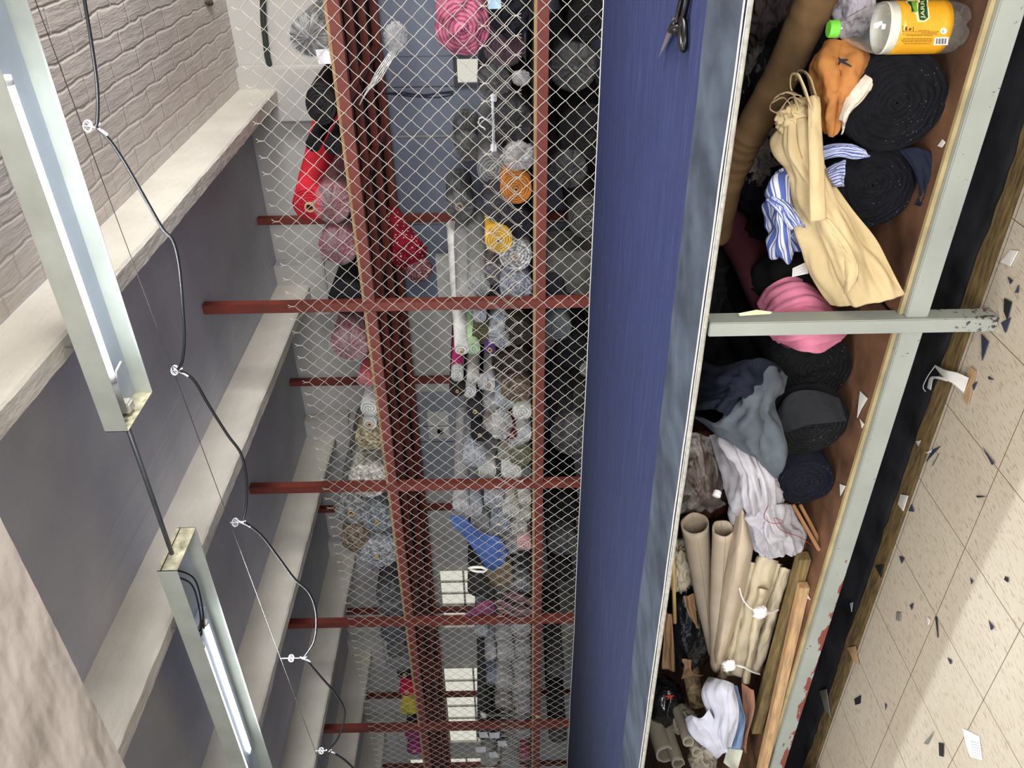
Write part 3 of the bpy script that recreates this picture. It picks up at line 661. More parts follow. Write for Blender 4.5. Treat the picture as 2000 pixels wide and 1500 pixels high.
# tied white loop
b = MB(); q = [P(915, 1110, Y=4.74), P(925, 1108, Y=4.73), P(940, 1108, Y=4.73), P(951, 1112, Y=4.73), P(945, 1117, Y=4.73), P(930, 1116, Y=4.73), P(918, 1112, Y=4.74)]
b.tube(q, .012, 7, True, 1); tag(obj('cord_loop', b, M('white_cord', (232, 228, 218), .8), smooth=True), 'white cord loop tied to the chain link mesh below the blue cloth', 'cord')
b = MB()
for dx, dy in ((0, 0), (3, 5), (-4, 3)): b.tube([P(748, 182, Y=6.1), P(790, 184+dx, Y=6.1), P(830, 185+dy, Y=6.1), P(858, 182+dx+dy, Y=6.1), P(886, 182+dx, Y=6.1)], .006, 5)
tag(obj('string', b, M('navy_string', (30, 34, 52), .8)), 'knotted dark blue string stretched behind the mesh near the small window', 'string')
for (x, y, r, c, kd, lb) in ((802, 500, 34, (150, 26, 46), 'dots', 'red polka dot roll hanging under the back of the upper shelf'), (822, 532, 26, (148, 100, 106), 'dots', 'dusty pink dotted roll behind the red polka dot roll')):
    f = P(x, y, Y=5.9); rad = r*depth(f)/FPX; roll(lb, f, rad, f+Vector((.15, .45, .25)), c, kd, crush=.12, bulge=.8, seed=x)
wht = M('white_board', (198, 198, 192), .6)
b = MB(); p0, p1 = P(850, 500, Y=6.45), P(915, 590, Y=6.45); b.box((p0.x, 6.45, p1.z), (p1.x, 6.50, p0.z), .004)
tag(obj('leaning_board', b, wht), 'pale board standing against the wall behind the dotted rolls', 'board')
# black foam bundle and pole in fourth bay
b = MB(); p0, p1 = P(933, 1255, Y=4.88), P(952, 1412, Y=4.88); b.box((p0.x, 4.9, p1.z), (p1.x, 6.1, p0.z+.01), .02)
tag(obj('foam_slab', b, M('black_foam', (34, 36, 38), .8)), 'black foam slab lying on top of the fourth bay rolls', 'foam')
T = thing('wooden_pole', 'grey pole with knobbed ends tied upright across the fourth bay', 'pole', P(1000, 1396, Y=4.80))
b = MB(); b.tube([P(945, 1397, Y=4.80), P(1050, 1396, Y=4.80)], .013, 8); part('shaft', b, M('grey_wood', (98, 94, 86), .8), T, smooth=True)
for x, c_ in ((945, (196, 192, 184)), (1050, (196, 180, 120))):
    b = MB(); b.tube([P(x-6, 1393, Y=4.80), P(x, 1397, Y=4.80), P(x+5, 1400, Y=4.80)], [.012, .03, .018], 8); part('knob', b, M('pole_tip_%d' % x, c_, .7), T, smooth=True)
tagm = M('white_tag', (214, 216, 220), .7)
for i, (x, y) in enumerate(((945, 1435), (965, 1436), (982, 1452), (938, 1464), (965, 1474), (632, 110), (965, 2))):
    Y_ = 4.80; p = P(x, y, Y=Y_); k = depth(p)/FPX; s_ = 10*k if i < 5 else 14*k; b = MB()
    a = random.uniform(-.4, .4); b.add([(-s_*cos(a), 0, -s_), (s_, -.004, -s_*.8+s_*a), (s_*.9, 0, s_), (-s_, -.003, s_*.8)], [(0, 1, 2, 3)])
    tag(obj('paper_tag', b, tagm if i != 6 else M('pale_blue_tag', (170, 200, 220), .7), solid=.001, loc=p), ['white paper tag topmost on the black bags past the fourth post', 'white paper tag on the middle of the black bags past the fourth post', 'white paper tag lowest on the black bags past the fourth post', 'white paper tag at the mesh side of the far black bags', 'white paper tag beyond the far black bags', 'white label on the black bagged roll of the upper shelf', 'light blue paper label on the navy roll near the right end'][i], 'label')
# clear hanger hooked on the mesh
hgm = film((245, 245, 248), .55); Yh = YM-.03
T = thing('clothes_hanger', 'clear plastic clothes hanger with clips hooked on the mesh', 'hanger', P(963, 240, Y=Yh))
b = MB(); p0, p1 = P(959, 184, Y=Yh), P(967, 296, Y=Yh); b.box((p0.x, Yh-.004, p1.z), (p1.x, Yh+.004, p0.z), .001); part('bar', b, hgm, T)
for y in (191, 288):
    a, c_ = P(958, y-7, Y=Yh), P(970, y+7, Y=Yh); b = MB(); b.box((a.x, Yh-.012, c_.z), (c_.x, Yh+.012, a.z), .004); part('clip', b, hgm, T)
b = MB(); b.tube([P(x, y, Y=Yh) for x, y in ((960, 240), (950, 234), (942, 228), (936, 232), (934, 240), (938, 246), (945, 250), (948, 254))], .005, 8); part('hook', b, hgm, T, smooth=True)

# ================================================================ CUTTING TABLE
YT = 2.012
t = NT('grey_steel_paint'); o_ = t.obj(); base = t.ramp(t.noise(o_, 4, 4), [(.3, (146, 153, 146)), (.7, (164, 170, 162))])
s9 = t.new('ShaderNodeSeparateXYZ'); t.link(o_, s9.inputs[0]); r9 = t.new('ShaderNodeMapRange'); r9.inputs[1].default_value = .22; r9.inputs[2].default_value = 0; r9.inputs[3].default_value = 0; r9.inputs[4].default_value = .16; t.link(s9.outputs[2], r9.inputs[0])
chip = t.ramp(t.math('ADD', t.noise(o_, 48, 5, .7), r9.outputs[0]), [(.67, (0, 0, 0)), (.69, (255, 255, 255))]); base = t.mix(chip, base, col((70, 62, 58)))
s = t.new('ShaderNodeSeparateXYZ'); t.link(o_, s.inputs[0])
rx = t.new('ShaderNodeMapRange'); rx.inputs[1].default_value = -1.4; rx.inputs[2].default_value = -3.0; t.link(s.outputs[0], rx.inputs[0])
rz = t.new('ShaderNodeMapRange'); rz.inputs[1].default_value = .250; rz.inputs[2].default_value = .195; t.link(s.outputs[2], rz.inputs[0])
m2 = t.math('ADD', t.math('MULTIPLY', t.math('MULTIPLY', rx.outputs[0], rz.outputs[0]), .42), t.noise(t.mapping(o_, (2.5, 1, 9)), 3, 4))
rust = t.ramp(m2, [(.72, (0, 0, 0)), (.74, (255, 255, 255))]); base = t.mix(rust, base, col((128, 64, 54)))
t.set(base, .45); t.bump(t.noise(o_, 30, 3), .15, .003); grey = t.m
T = thing('cutting_table', 'long grey steel cutting table with a brown lower shelf', 'table', (0, 0, 0))
for x in (1.2, -1.187, -3.62, -6.05, -8.5):
    for y in (YT-.012, 4.6):
        b = MB(); b.box((x-.023, y, 0), (x+.023, y+.06, .835), .003); obj('leg', b, grey, T)
LX = [1.2, -1.187, -3.62, -6.05, -8.5]
for a, c_ in zip(LX[:-1], LX[1:]):
    b = MB(); b.box((c_+.023, YT, .203), (a-.023, YT+.045, .268), .003); obj('rail', b, grey, T)
    b = MB(); b.box((c_+.023, 4.61, .203), (a-.023, 4.65, .268), .003); obj('rail', b, grey, T)
b = MB(); b.box((-8.5, YT+.30, .795), (1.2, YT+.34, .835)); obj('top_rail', b, grey, T)
brown = M('brown_hardboard', (106, 76, 56), .6, var=.3, vs=6, bump=.15, bs=40)
edgew = M('aged_board_edge', (168, 152, 112), .8, var=.15, vs=8)
for a, c_ in zip(LX[:-1], LX[1:]):
    b = MB(); b.box((c_+.012, YT+.03, .269), (a-.012, 4.6, .281)); b.cur = 1; b.box((c_+.024, YT+.018, .269), (a-.024, YT+.03, .2805))
    obj('shelf_board', b, None, T, mats=[brown, edgew])
b = MB(); b.box((-8.6, YT+.02, .836), (1.3, 4.66, .846)); obj('table_top', b, M('tabletop_board', (70, 62, 54), .7), T)

# blue fabric laid out on the table: three layers with white selvages, a worn darker band along the front
t = NT('blue_denim'); o_ = t.obj()
st_ = t.noise(t.mapping(o_, (1.2, 22, 1)), 2.5, 5, .6); s = t.new('ShaderNodeSeparateXYZ'); t.link(o_, s.inputs[0])
blue = t.ramp(st_, [(.3, (34, 42, 80)), (.55, (41, 50, 92)), (.8, (60, 70, 112))])
fx = t.new('ShaderNodeMapRange'); fx.inputs[1].default_value = -1.4; fx.inputs[2].default_value = -5.5; fx.inputs[3].default_value = 0; fx.inputs[4].default_value = .75; t.link(s.outputs[0], fx.inputs[0])
blue = t.mix(fx.outputs[0], blue, t.ramp(st_, [(.3, (40, 47, 64)), (.7, (58, 65, 82))]))
t.set(blue, .75, spec=.3); b1 = t.bump(t.noise(t.mapping(o_, (.8, 9, 1)), 3, 3), .5, .02); t.bump(t.noise(o_, 400, 2), .3, .001, b1); denim = t.m
t = NT('worn_dark_band'); o_ = t.obj()
n_ = t.noise(t.mapping(o_, (3.4, 2.2, 1)), 1.8, 3, .5); bc = t.ramp(n_, [(.35, (46, 53, 64)), (.65, (82, 92, 106))])
wv = t.noise(t.mapping(o_, (30, 300, 1)), 4, 2); bc = t.mix(t.math('MULTIPLY', wv, .4), bc, col((52, 61, 78))); t.set(bc, .8, spec=.3); t.bump(t.noise(o_, 400, 2), .3, .001); band = t.m
selv = M('white_selvage', (206, 205, 198), .85, var=.06, vs=60, bump=.4, bs=220)
selv2 = M('grey_selvage', (168, 167, 158), .85, var=.1, vs=60, bump=.5, bs=160)
Tf = thing('fabric_spread', 'blue fabric in layers spread flat along the whole table top', 'fabric', (0, 0, 0))
def fz(x, y): return .8625+.0035*nz(x*1.1, y*7, 1)+.003*nz(x*.6+2, y*3.1, 5)+.0012*nz(x*3, y*22, 2)
def yback(x): return 4.71+.018*nz(x*1.8, 4)+.010*nz(x*6, 7)
X0, X1 = -8.6, 1.3
def ybl(x): return 2.36+.018*nz(x*1.5, 8)+.008*nz(x*7, 3)
def fy(x, v): return ybl(x)+(yback(x)-ybl(x))*v
b = MB(); b.grid(lambda u, v: (X0+(X1-X0)*u, fy(X0+(X1-X0)*u, v), fz(X0+(X1-X0)*u, fy(X0+(X1-X0)*u, v))), 420, 90); obj('blue_face', b, denim, Tf, smooth=True)
def band_pt(u, v):
    x = X0+(X1-X0)*u; y0 = 2.008+.003*nz(x*3, 2); y = y0+(ybl(x)-y0)*v; return (x, y, fz(x, y))
b = MB(); b.grid(band_pt, 420, 14); obj('edge_band', b, band, Tf, smooth=True)
for k_ in range(3):
    y0 = 2.004-.003*k_; z0 = .8615-.0065*k_
    b = MB(); xs = [X0+(X1-X0)*i/500 for i in range(501)]
    b.tube([(x, y0+.0025*nz(x*4, k_)-(.002 if k_ == 2 else 0), z0+.0015*nz(x*5, k_+3)) for x in xs], (.0026, .0020, .0058)[k_], 6, True); obj('selvage', b, selv if k_ < 2 else selv2, Tf, smooth=True)
    if k_:
        b = MB(); b.box((X0, y0+.002, z0-.002), (X1, 4.70, z0+.002)); obj('lower_layer', b, denim, Tf)
b = MB(); xs = [X0+(X1-X0)*i/600 for i in range(601)]
b.tube([(x, yback(x)+.001, fz(x, yback(x))+.001) for x in xs], .0045, 6, True); obj('back_selvage', b, selv, Tf, smooth=True)

# scissors on the fabric
Zs = .870
steel = M('scissor_steel', (190, 194, 204), .22, .85, var=.05, bump=0); blackp = M('black_plastic_handle', (8, 8, 9), .3, var=.1, bump=0, spec=.5)
def S(px, py, z=Zs): return P(px, py, Z=z)
T = thing('scissors', 'tailor scissors with black handles lying on the blue fabric', 'scissors', S(1312, 60))
tip, pv = S(1290, 113), S(1313, 58)
d = (tip-pv).normalized(); n = Vector((-d.y, d.x, 0)); L = (tip-pv).length
for sg in (-1, 1):
    b = MB(); z = .004*(sg+1)/2
    for a, c_ in (((-.03), (.018)),):
        pts = [pv+d*-.035+n*(.022*sg), pv+d*-.035+n*(-.004*sg), pv+n*(-.013*sg), pv+d*(L*.5)+n*(-.010*sg), pv+d*L, pv+d*(L*.55)+n*(.013*sg), pv+n*(.020*sg)]
    k = len(pts); b.add([(p.x, p.y, p.z+z) for p in pts]+[(p.x, p.y, p.z+z+.004) for p in pts], [tuple(range(k)), tuple(range(k, 2*k))[::-1]]+[(i, (i+1) % k, (i+1) % k+k, i+k) for i in range(k)])
    part('blade', b, steel, T)
b = MB(); b.lathe([(.0001, .016), (.008, .015), (.009, 0)], 14, Matrix.Translation(pv)); part('screw', b, steel, T, smooth=True)
def loop(c, ax, rl, rs, rr):
    q = []
    ax = Vector(ax).normalized(); nx = Vector((-ax.y, ax.x, 0))
    for i in range(25):
        a = 2*pi*i/24; q.append(Vector(c)+ax*rl*cos(a)+nx*rs*sin(a)+Vector((0, 0, .006)))
    return q
b = MB(); c1, a1 = S(1336, 20), S(1345, -25)-S(1326, 48); b.tube(loop(c1, a1, .088, .031, 0), .0095, 10, False); b.tube([pv+Vector((0, 0, .004)), S(1322, 48)+Vector((0, 0, .008)), S(1328, 40)+Vector((0, 0, .008))], [.013, .013, .010], 8); part('handle', b, blackp, T, smooth=True)
b = MB(); c1, a1 = S(1338, 66), S(1339, 88)-S(1336, 46); b.tube(loop(c1, a1, .050, .027, 0), .0095, 10, False); b.tube([pv+Vector((0, 0, .004)), S(1322, 58)+Vector((0, 0, .010)), S(1332, 55)+Vector((0, 0, .010))], [.013, .014, .011], 8); part('handle', b, blackp, T, smooth=True)

# ================================================================ UNDER THE TABLE
SHT = .282
def on_shelf(px, py, Y, rpx): 
    p = P(px, py, Y=Y); rad = rpx*depth(p)/FPX
    if p.z-rad < SHT: p.z = SHT+rad*1.0
    return p, rad
navy = (13, 16, 28)
p, r = on_shelf(1772, 200, 2.10, 97); roll('largest navy roll, spiral end facing out, beside the soda bottle', p, r, p+Vector((-.1, 1.5, 0)), navy, 'fine', turns=8, hi=True, bulge=.12, crush=.04, seed=1)
p, r = on_shelf(1718, 362, 2.13, 86); roll('second large navy roll with a flap of cloth hanging at its side', p, r, p+Vector((-.1, 1.5, 0)), (14, 17, 29), 'fine', turns=9, hi=True, bulge=.12, crush=.05, seed=2)
cloth('cloth_flap', [[(1755, 292, 2.14), (1790, 288, 2.12), (1826, 300, 2.10)], [(1785, 330, 2.11), (1815, 335, 2.08), (1832, 350, 2.07)], [(1795, 375, 2.10), (1815, 380, 2.07), (1836, 378, 2.06)], [(1785, 400, 2.10), (1808, 405, 2.07), (1834, 410, 2.06)]], clothm('navy_flap', (22, 28, 44), .2), 24, 16, .005, .01, label='loose navy flap lying over the shelf beside the second navy roll', cat='cloth')
p, r = on_shelf(1604, 722, 2.20, 78); roll('black navy roll beneath the pink roll behind the grey leg', p, r, p+Vector((-.05, 1.4, 0)), (12, 13, 19), 'fine', turns=9, hi=True, bulge=.2, crush=.06, flat=.95, seed=3)
p, r = on_shelf(1590, 828, 2.14, 76); roll('charcoal black roll with a turned over flap on its end', p, r, p+Vector((.05, 1.4, 0)), (27, 28, 32), 'fine', turns=9, hi=True, bulge=.3, crush=.05, seed=4)
cloth('cloth_flap', [[(1520, 800, 2.12), (1545, 768, 2.11), (1590, 762, 2.10), (1640, 778, 2.11)], [(1518, 830, 2.105), (1550, 800, 2.085), (1595, 795, 2.075), (1650, 810, 2.09)], [(1535, 846, 2.10), (1570, 832, 2.075), (1610, 826, 2.07), (1655, 822, 2.085)]], clothm('charcoal_flap', (34, 36, 40), .12), 24, 20, .005, .006, label='charcoal flap folded over the end of the charcoal roll', cat='cloth')
p, r = on_shelf(1586, 943, 2.12, 56); roll('small navy roll lowest in front of the wood sticks', p, r, p+Vector((.05, 1.2, 0)), (18, 23, 46), 'fine', turns=8, hi=True, bulge=.25, crush=.05, seed=5)
# pink twisted roll behind the leg
pinkm = clothm('pink_knit', (196, 118, 142), .10, 260); pinkd = clothm('dusty_pink_knit', (150, 76, 92), .35, 200, c2=(96, 52, 62))
T = thing('pink_fabric_roll', 'pink knit fabric roll sloping down behind the grey table leg', 'fabric roll', P(1560, 620, Y=2.3))
b = MB(); q = [P(1408, 400, Y=3.1), P(1440, 440, Y=2.95), P(1475, 500, Y=2.7), P(1510, 560, Y=2.45), P(1555, 605, Y=2.3), P(1590, 650, Y=2.24)]
b.tube(q, [.09, .09, .085, .095, .115, .10], 20); part('inner_roll', b, pinkd, T, smooth=True)
cloth('outer_layer', [[(1480, 590, 2.30), (1500, 560, 2.24), (1545, 540, 2.22), (1590, 560, 2.26)], [(1490, 620, 2.26), (1520, 590, 2.17), (1570, 575, 2.15), (1620, 600, 2.2)], [(1500, 650, 2.22), (1545, 630, 2.13), (1600, 612, 2.11), (1655, 640, 2.16)], [(1520, 668, 2.2), (1560, 665, 2.12), (1610, 660, 2.10), (1650, 655, 2.14)], [(1545, 672, 2.2), (1575, 682, 2.12), (1605, 686, 2.11), (1640, 662, 2.14)]], pinkm, 60, 60, .006, .020, (9, 1.5), .002, par=T, seed=3)
b = MB()
for i in range(9):
    a = i*.7; c0 = P(1592, 640, Y=2.18); q = [c0+Vector((.075*cos(a+k_*.5)*(1-k_*.13), -.012+.004*k_, .05*sin(a+k_*.5)*(1-k_*.13))) for k_ in range(6)]; b.tube(q, .007, 6)
part('folds', b, pinkm, T, smooth=True)
# black shirt like cloth with a tag
cloth('black_cloth', [[(1455, 560, 2.5), (1490, 500, 2.45), (1545, 480, 2.4), (1600, 500, 2.35)], [(1475, 570, 2.38), (1510, 540, 2.32), (1560, 515, 2.28), (1615, 530, 2.26)], [(1490, 590, 2.30), (1530, 575, 2.24), (1575, 550, 2.22), (1625, 565, 2.2)]], clothm('black_pile', (20, 20, 22), .2), 30, 24, .006, .02, label='black cloth lying over the pink roll under the beige drape', cat='cloth')
b = MB(); q = [P(1548, 524, Y=2.17), P(1574, 512, Y=2.16), P(1579, 534, Y=2.16), P(1547, 541, Y=2.17)]
b.add(q, [(0, 1, 2, 3)]); tg = tag(obj('care_label', b, M('label_cloth', (225, 222, 220), .8), solid=.001), 'small white care label with dark print on black cloth', 'label')
b = MB()
for i in range(3):
    for j in range(5):
        a = q[0].lerp(q[3], .25+.24*i); c_ = q[1].lerp(q[2], .25+.24*i); s0, s1 = a.lerp(c_, .1+.17*j), a.lerp(c_, .1+.17*j+.12); dn = Vector((0, -.0012, 0)); hh = Vector((0, 0, .0018))
        b.add([s0+dn, s1+dn, s1+dn+hh, s0+dn+hh], [(0, 1, 2, 3)])
obj('print_marks', b, M('red_print', (120, 60, 60), .8), tg)
# long brown tube leaning diagonally
tanm = clothm('brown_tan_cloth', (120, 94, 64), .15, 180)
b = MB(); q = [P(1612, -40, Y=2.25), P(1570, 50, Y=2.32), P(1525, 150, Y=2.42), P(1475, 240, Y=2.5), P(1448, 290, Y=2.56), P(1420, 360, Y=2.65), P(1400, 460, Y=2.8)]
Q = [sp1(q, i/60) for i in range(61)]; b.tube(Q, [.052+.004*nz(i*.5)+.0035*sin(i*2.1)*(1 if 32 < i < 46 else .15) for i in range(61)], 20)
T = tag(obj('long_fabric_tube', b, tanm, smooth=True), 'long brown fabric covered tube leaning up under the table front', 'fabric roll')
b = MB(); b.tube([v+Vector((.030, -.046, -.012)) for v in Q[2:44]], [.010]*42, 8, True, .5)
obj('loose_edge', b, tanm, T, smooth=True)
# grey crumpled cloth bundles
gcl = clothm('grey_white_cloth', (122, 112, 106), .2, 150)
wad('cloth_bundle', P(1492, 285, Y=2.72), (.11, .10, .10), gcl, 'grey crumpled cloth bundle behind the brown tube and beige loops', 'cloth bundle', .55, 2.4, 3, sub=6)
wad('cloth_bundle', P(1478, 165, Y=2.85), (.10, .10, .06), clothm('dark_grey_cloth', (78, 72, 70), .2, 150), 'dim grey crumpled cloth pushed back beside the brown tube', 'cloth bundle', .55, 2.4, 6, sub=5)
wad('cloth_bundle', P(1660, 8, Y=2.45), (.10, .10, .05), clothm('pale_lilac_cloth', (182, 176, 184), .1, 150), 'pale lilac crumpled cloth behind the soda bottle', 'cloth bundle', .4, 2.4, 9, sub=5)
wad('cloth_bundle', P(1800, 5, Y=2.40), (.12, .10, .07), clothm('grey_streak_cloth', (96, 92, 88), .4, 90), 'grey streaked cloth bundle behind the bottle near the shelf', 'cloth bundle', .4, 2.4, 12, sub=5)
wad('cloth_bundle', P(1500, 30, Y=3.0), (.14, .12, .08), clothm('maroon_grey_cloth', (58, 50, 50), .2, 150), 'dark maroon grey bundle deep under the table, top right of the tube', 'cloth bundle', .4, 2.4, 15, sub=5)
# dark cloth mass filling the depth under the table
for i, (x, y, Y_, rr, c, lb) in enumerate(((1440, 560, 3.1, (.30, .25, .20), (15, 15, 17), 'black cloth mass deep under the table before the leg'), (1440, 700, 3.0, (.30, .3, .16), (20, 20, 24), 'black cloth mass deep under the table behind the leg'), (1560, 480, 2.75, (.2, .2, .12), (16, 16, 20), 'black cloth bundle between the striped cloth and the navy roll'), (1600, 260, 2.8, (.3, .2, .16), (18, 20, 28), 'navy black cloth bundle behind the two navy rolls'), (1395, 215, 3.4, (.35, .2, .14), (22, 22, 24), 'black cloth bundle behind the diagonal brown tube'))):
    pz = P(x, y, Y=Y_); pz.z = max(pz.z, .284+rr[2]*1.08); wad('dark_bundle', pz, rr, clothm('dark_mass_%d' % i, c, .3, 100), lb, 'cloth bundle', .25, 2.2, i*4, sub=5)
# orange cloth with white lining
org = clothm('mustard_orange_cloth', (172, 116, 64), .12, 220)
T = thing('orange_cloth', 'mustard orange folded cloth below the bottle neck', 'cloth', P(1640, 170, Y=2.2))
cloth('cloth_face', [[(1592, 108, 2.24), (1615, 82, 2.20), (1640, 76, 2.16), (1665, 80, 2.17), (1692, 96, 2.24)], [(1578, 140, 2.22), (1605, 125, 2.14), (1640, 118, 2.10), (1675, 120, 2.11), (1700, 135, 2.18)], [(1585, 190, 2.20), (1612, 170, 2.10), (1645, 165, 2.07), (1675, 160, 2.09), (1700, 150, 2.14)], [(1597, 230, 2.18), (1618, 215, 2.10), (1640, 205, 2.08), (1660, 190, 2.09), (1680, 175, 2.13)], [(1608, 255, 2.18), (1620, 262, 2.11), (1628, 268, 2.09), (1638, 248, 2.10), (1650, 225, 2.14)]], org, 60, 50, .004, .022, (2.5, 5), .004, par=T, seed=1)
cloth('white_lining', [[(1690, 146, 2.08), (1704, 156, 2.06), (1702, 170, 2.07)], [(1672, 168, 2.08), (1686, 180, 2.055), (1682, 194, 2.07)], [(1650, 198, 2.08), (1662, 206, 2.055), (1657, 224, 2.07)], [(1636, 235, 2.08), (1648, 238, 2.06), (1645, 264, 2.07)]], clothm('ivory_lining', (212, 200, 184), .08, 220), 30, 12, .004, .012, par=T, seed=4)
b = MB(); p = P(1641, 118, Y=2.075); b.tube([p+Vector((-.010, -.003, .003)), p, p+Vector((.002, -.004, -.018))], [.002, .005, .002], 6); b.tube([p+Vector((.007, -.003, .007)), p, p+Vector((-.014, -.003, -.030))], [.0015, .004, .0015], 6); part('knot', b, M('dark_thread', (30, 28, 44), .8), T)
# beige cloth: loops, strap and the long drape
bei = clothm('beige_twill', (202, 182, 140), .07, 320); beid = clothm('beige_twill_dull', (168, 148, 116), .12, 320)
T = thing('beige_cloth', 'long beige twill cloth draped down over the shelf edge', 'cloth', P(1620, 450, Y=2.1))
cloth('drape', [[(1518, 262, 2.22), (1535, 240, 2.16), (1565, 232, 2.13), (1598, 240, 2.17)], [(1518, 300, 2.20), (1540, 298, 2.11), (1572, 290, 2.08), (1605, 300, 2.13)], [(1541, 350, 2.16), (1565, 350, 2.09), (1595, 345, 2.07), (1625, 345, 2.11)], [(1548, 410, 2.14), (1582, 412, 2.06), (1625, 405, 2.035), (1658, 398, 2.07)], [(1562, 470, 2.12), (1600, 475, 2.04), (1655, 468, 2.01), (1702, 452, 2.04)], [(1582, 525, 2.11), (1625, 535, 2.03), (1685, 528, 2.0), (1734, 508, 2.02)], [(1622, 592, 2.10), (1660, 598, 2.03), (1710, 592, 2.0), (1766, 574, 2.01)]], bei, 80, 54, .0035, .040, (2.2, 5), .002, par=T, seed=2)
cloth('fold_over', [[(1598, 430, 2.04), (1612, 425, 2.015), (1622, 432, 2.01)], [(1622, 462, 2.02), (1640, 470, 1.995), (1658, 478, 1.99)], [(1645, 500, 2.005), (1660, 505, 1.985), (1675, 520, 1.98)], [(1650, 545, 2.0), (1660, 545, 1.98), (1674, 540, 1.98)], [(1650, 574, 2.0), (1655, 570, 1.98), (1660, 566, 1.98)]], bei, 30, 12, .0035, .006, par=T, seed=8)
cloth('strap', [[(1578, 190, 2.10), (1590, 186, 2.09), (1600, 190, 2.10)], [(1578, 240, 2.07), (1590, 240, 2.06), (1603, 240, 2.07)], [(1580, 300, 2.03), (1594, 300, 2.02), (1608, 300, 2.03)], [(1581, 370, 2.0), (1596, 370, 1.99), (1611, 370, 2.0)], [(1583, 433, 1.985), (1598, 431, 1.98), (1613, 428, 1.985)]], bei, 40, 8, .0035, .008, (3, 1), par=T, seed=5)
def ribbon(pts, wv, mat, par, th=.003, n=60, name='loop'):
    "flat ribbon along a path; wv: width vector"
    q = [P(a, b_, Y=c_) for a, b_, c_ in pts]; Q = [sp1(q, i/n) for i in range(n+1)]; wv = Vector(wv); b = MB(); V = []
    for i, v in enumerate(Q):
        wr = wv+Vector((.008*nz(i*.11, 1), .006*nz(i*.13, 2), .008*nz(i*.1, 3)))
        V += [v-wr*.5, v+wr*.5]
    b.add(V, [(2*i, 2*i+1, 2*i+3, 2*i+2) for i in range(n)])
    return part(name, b, mat, par, smooth=True, solid=th) if par else obj(name, b, mat, smooth=True, solid=th)
ribbon([(1596, 250, 2.12), (1580, 200, 2.08), (1560, 150, 2.10), (1545, 148, 2.15), (1545, 175, 2.18), (1560, 215, 2.14)], (.012, -.03, .008), bei, T)
ribbon([(1602, 235, 2.14), (1592, 190, 2.10), (1578, 148, 2.12), (1560, 138, 2.18), (1552, 160, 2.22)], (.01, -.03, .006), beid, T)
ribbon([(1550, 215, 2.18), (1530, 190, 2.14), (1508, 200, 2.15), (1504, 212, 2.18), (1520, 218, 2.16), (1545, 190, 2.12), (1566, 200, 2.10)], (.008, -.035, .01), beid, T)
ribbon([(1566, 188, 2.10), (1540, 180, 2.08), (1520, 186, 2.10), (1508, 200, 2.12)], (.004, -.03, .012), beid, T)
wad('knotted_part', P(1562, 232, Y=2.18), (.045, .05, .055), bei, par=T, amp=.5, fr=2, seed=5)
for k_ in range(14):
    b = MB() if k_ == 0 else b; a = P(1590+random.uniform(-60, 60), 596+random.uniform(-4, 2), Y=2.04); a = P(1622+k_*9, 594-max(0, k_-6)*2.2, Y=2.03-.002*k_); b.tube([a, a+Vector((random.uniform(-.006, .006), -.003, -.010))], .0006, 3)
part('frayed_threads', b, bei, T)
# blue striped cloth
t = NT('blue_striped_cloth'); uv = t.new('ShaderNodeTexCoord').outputs['UV']; s = t.new('ShaderNodeSeparateXYZ'); t.link(uv, s.inputs[0])
x_ = t.math('MULTIPLY', s.outputs[1], 9.0); f_ = t.math('FRACT', x_); a_ = t.math('LESS_THAN', f_, .46); b_ = t.math('MULTIPLY', t.math('GREATER_THAN', f_, .62), t.math('LESS_THAN', f_, .72))
c_ = t.mix(t.math('MAXIMUM', a_, b_), col((214, 218, 230)), col((78, 98, 172))); t.set(c_, .8); t.bump(t.noise(t.obj(), 300, 2), .3, .001); stripe = t.m
T = thing('striped_cloth', 'blue and white striped cloth bunched behind the beige drape', 'cloth', P(1550, 400, Y=2.2))
cloth('bunched_cloth', [[(1500, 372, 2.28), (1515, 345, 2.2), (1545, 325, 2.16), (1580, 318, 2.2)], [(1490, 400, 2.24), (1510, 385, 2.13), (1540, 375, 2.10), (1580, 370, 2.14)], [(1494, 440, 2.22), (1512, 435, 2.12), (1540, 430, 2.09), (1580, 425, 2.14)], [(1502, 472, 2.24), (1520, 485, 2.14), (1545, 486, 2.12), (1578, 475, 2.16)], [(1515, 480, 2.3), (1530, 492, 2.2), (1550, 490, 2.18), (1575, 482, 2.2)]], stripe, 50, 44, .004, .05, (3, 3), .004, par=T, seed=1)
cloth('fold', [[(1495, 390, 2.12), (1510, 383, 2.09), (1525, 390, 2.08)], [(1520, 415, 2.08), (1534, 405, 2.06), (1548, 405, 2.07)], [(1545, 450, 2.07), (1560, 440, 2.05), (1575, 445, 2.07)]], stripe, 20, 12, .004, .015, par=T, seed=3)
cloth('loose_end', [[(1590, 292, 2.12), (1598, 300, 2.09), (1604, 312, 2.1)], [(1625, 280, 2.09), (1640, 292, 2.06), (1640, 306, 2.07)], [(1660, 281, 2.06), (1668, 294, 2.04), (1670, 310, 2.05)], [(1690, 294, 2.04), (1694, 300, 2.03), (1700, 306, 2.04)]], stripe, 24, 12, .004, .01, par=T, seed=6)
cloth('loose_end', [[(1612, 332, 2.10), (1620, 345, 2.07), (1628, 364, 2.08)], [(1630, 320, 2.08), (1638, 338, 2.05), (1642, 362, 2.06)], [(1652, 312, 2.06), (1650, 338, 2.03), (1647, 364, 2.05)]], stripe, 20, 12, .004, .008, par=T, seed=7)
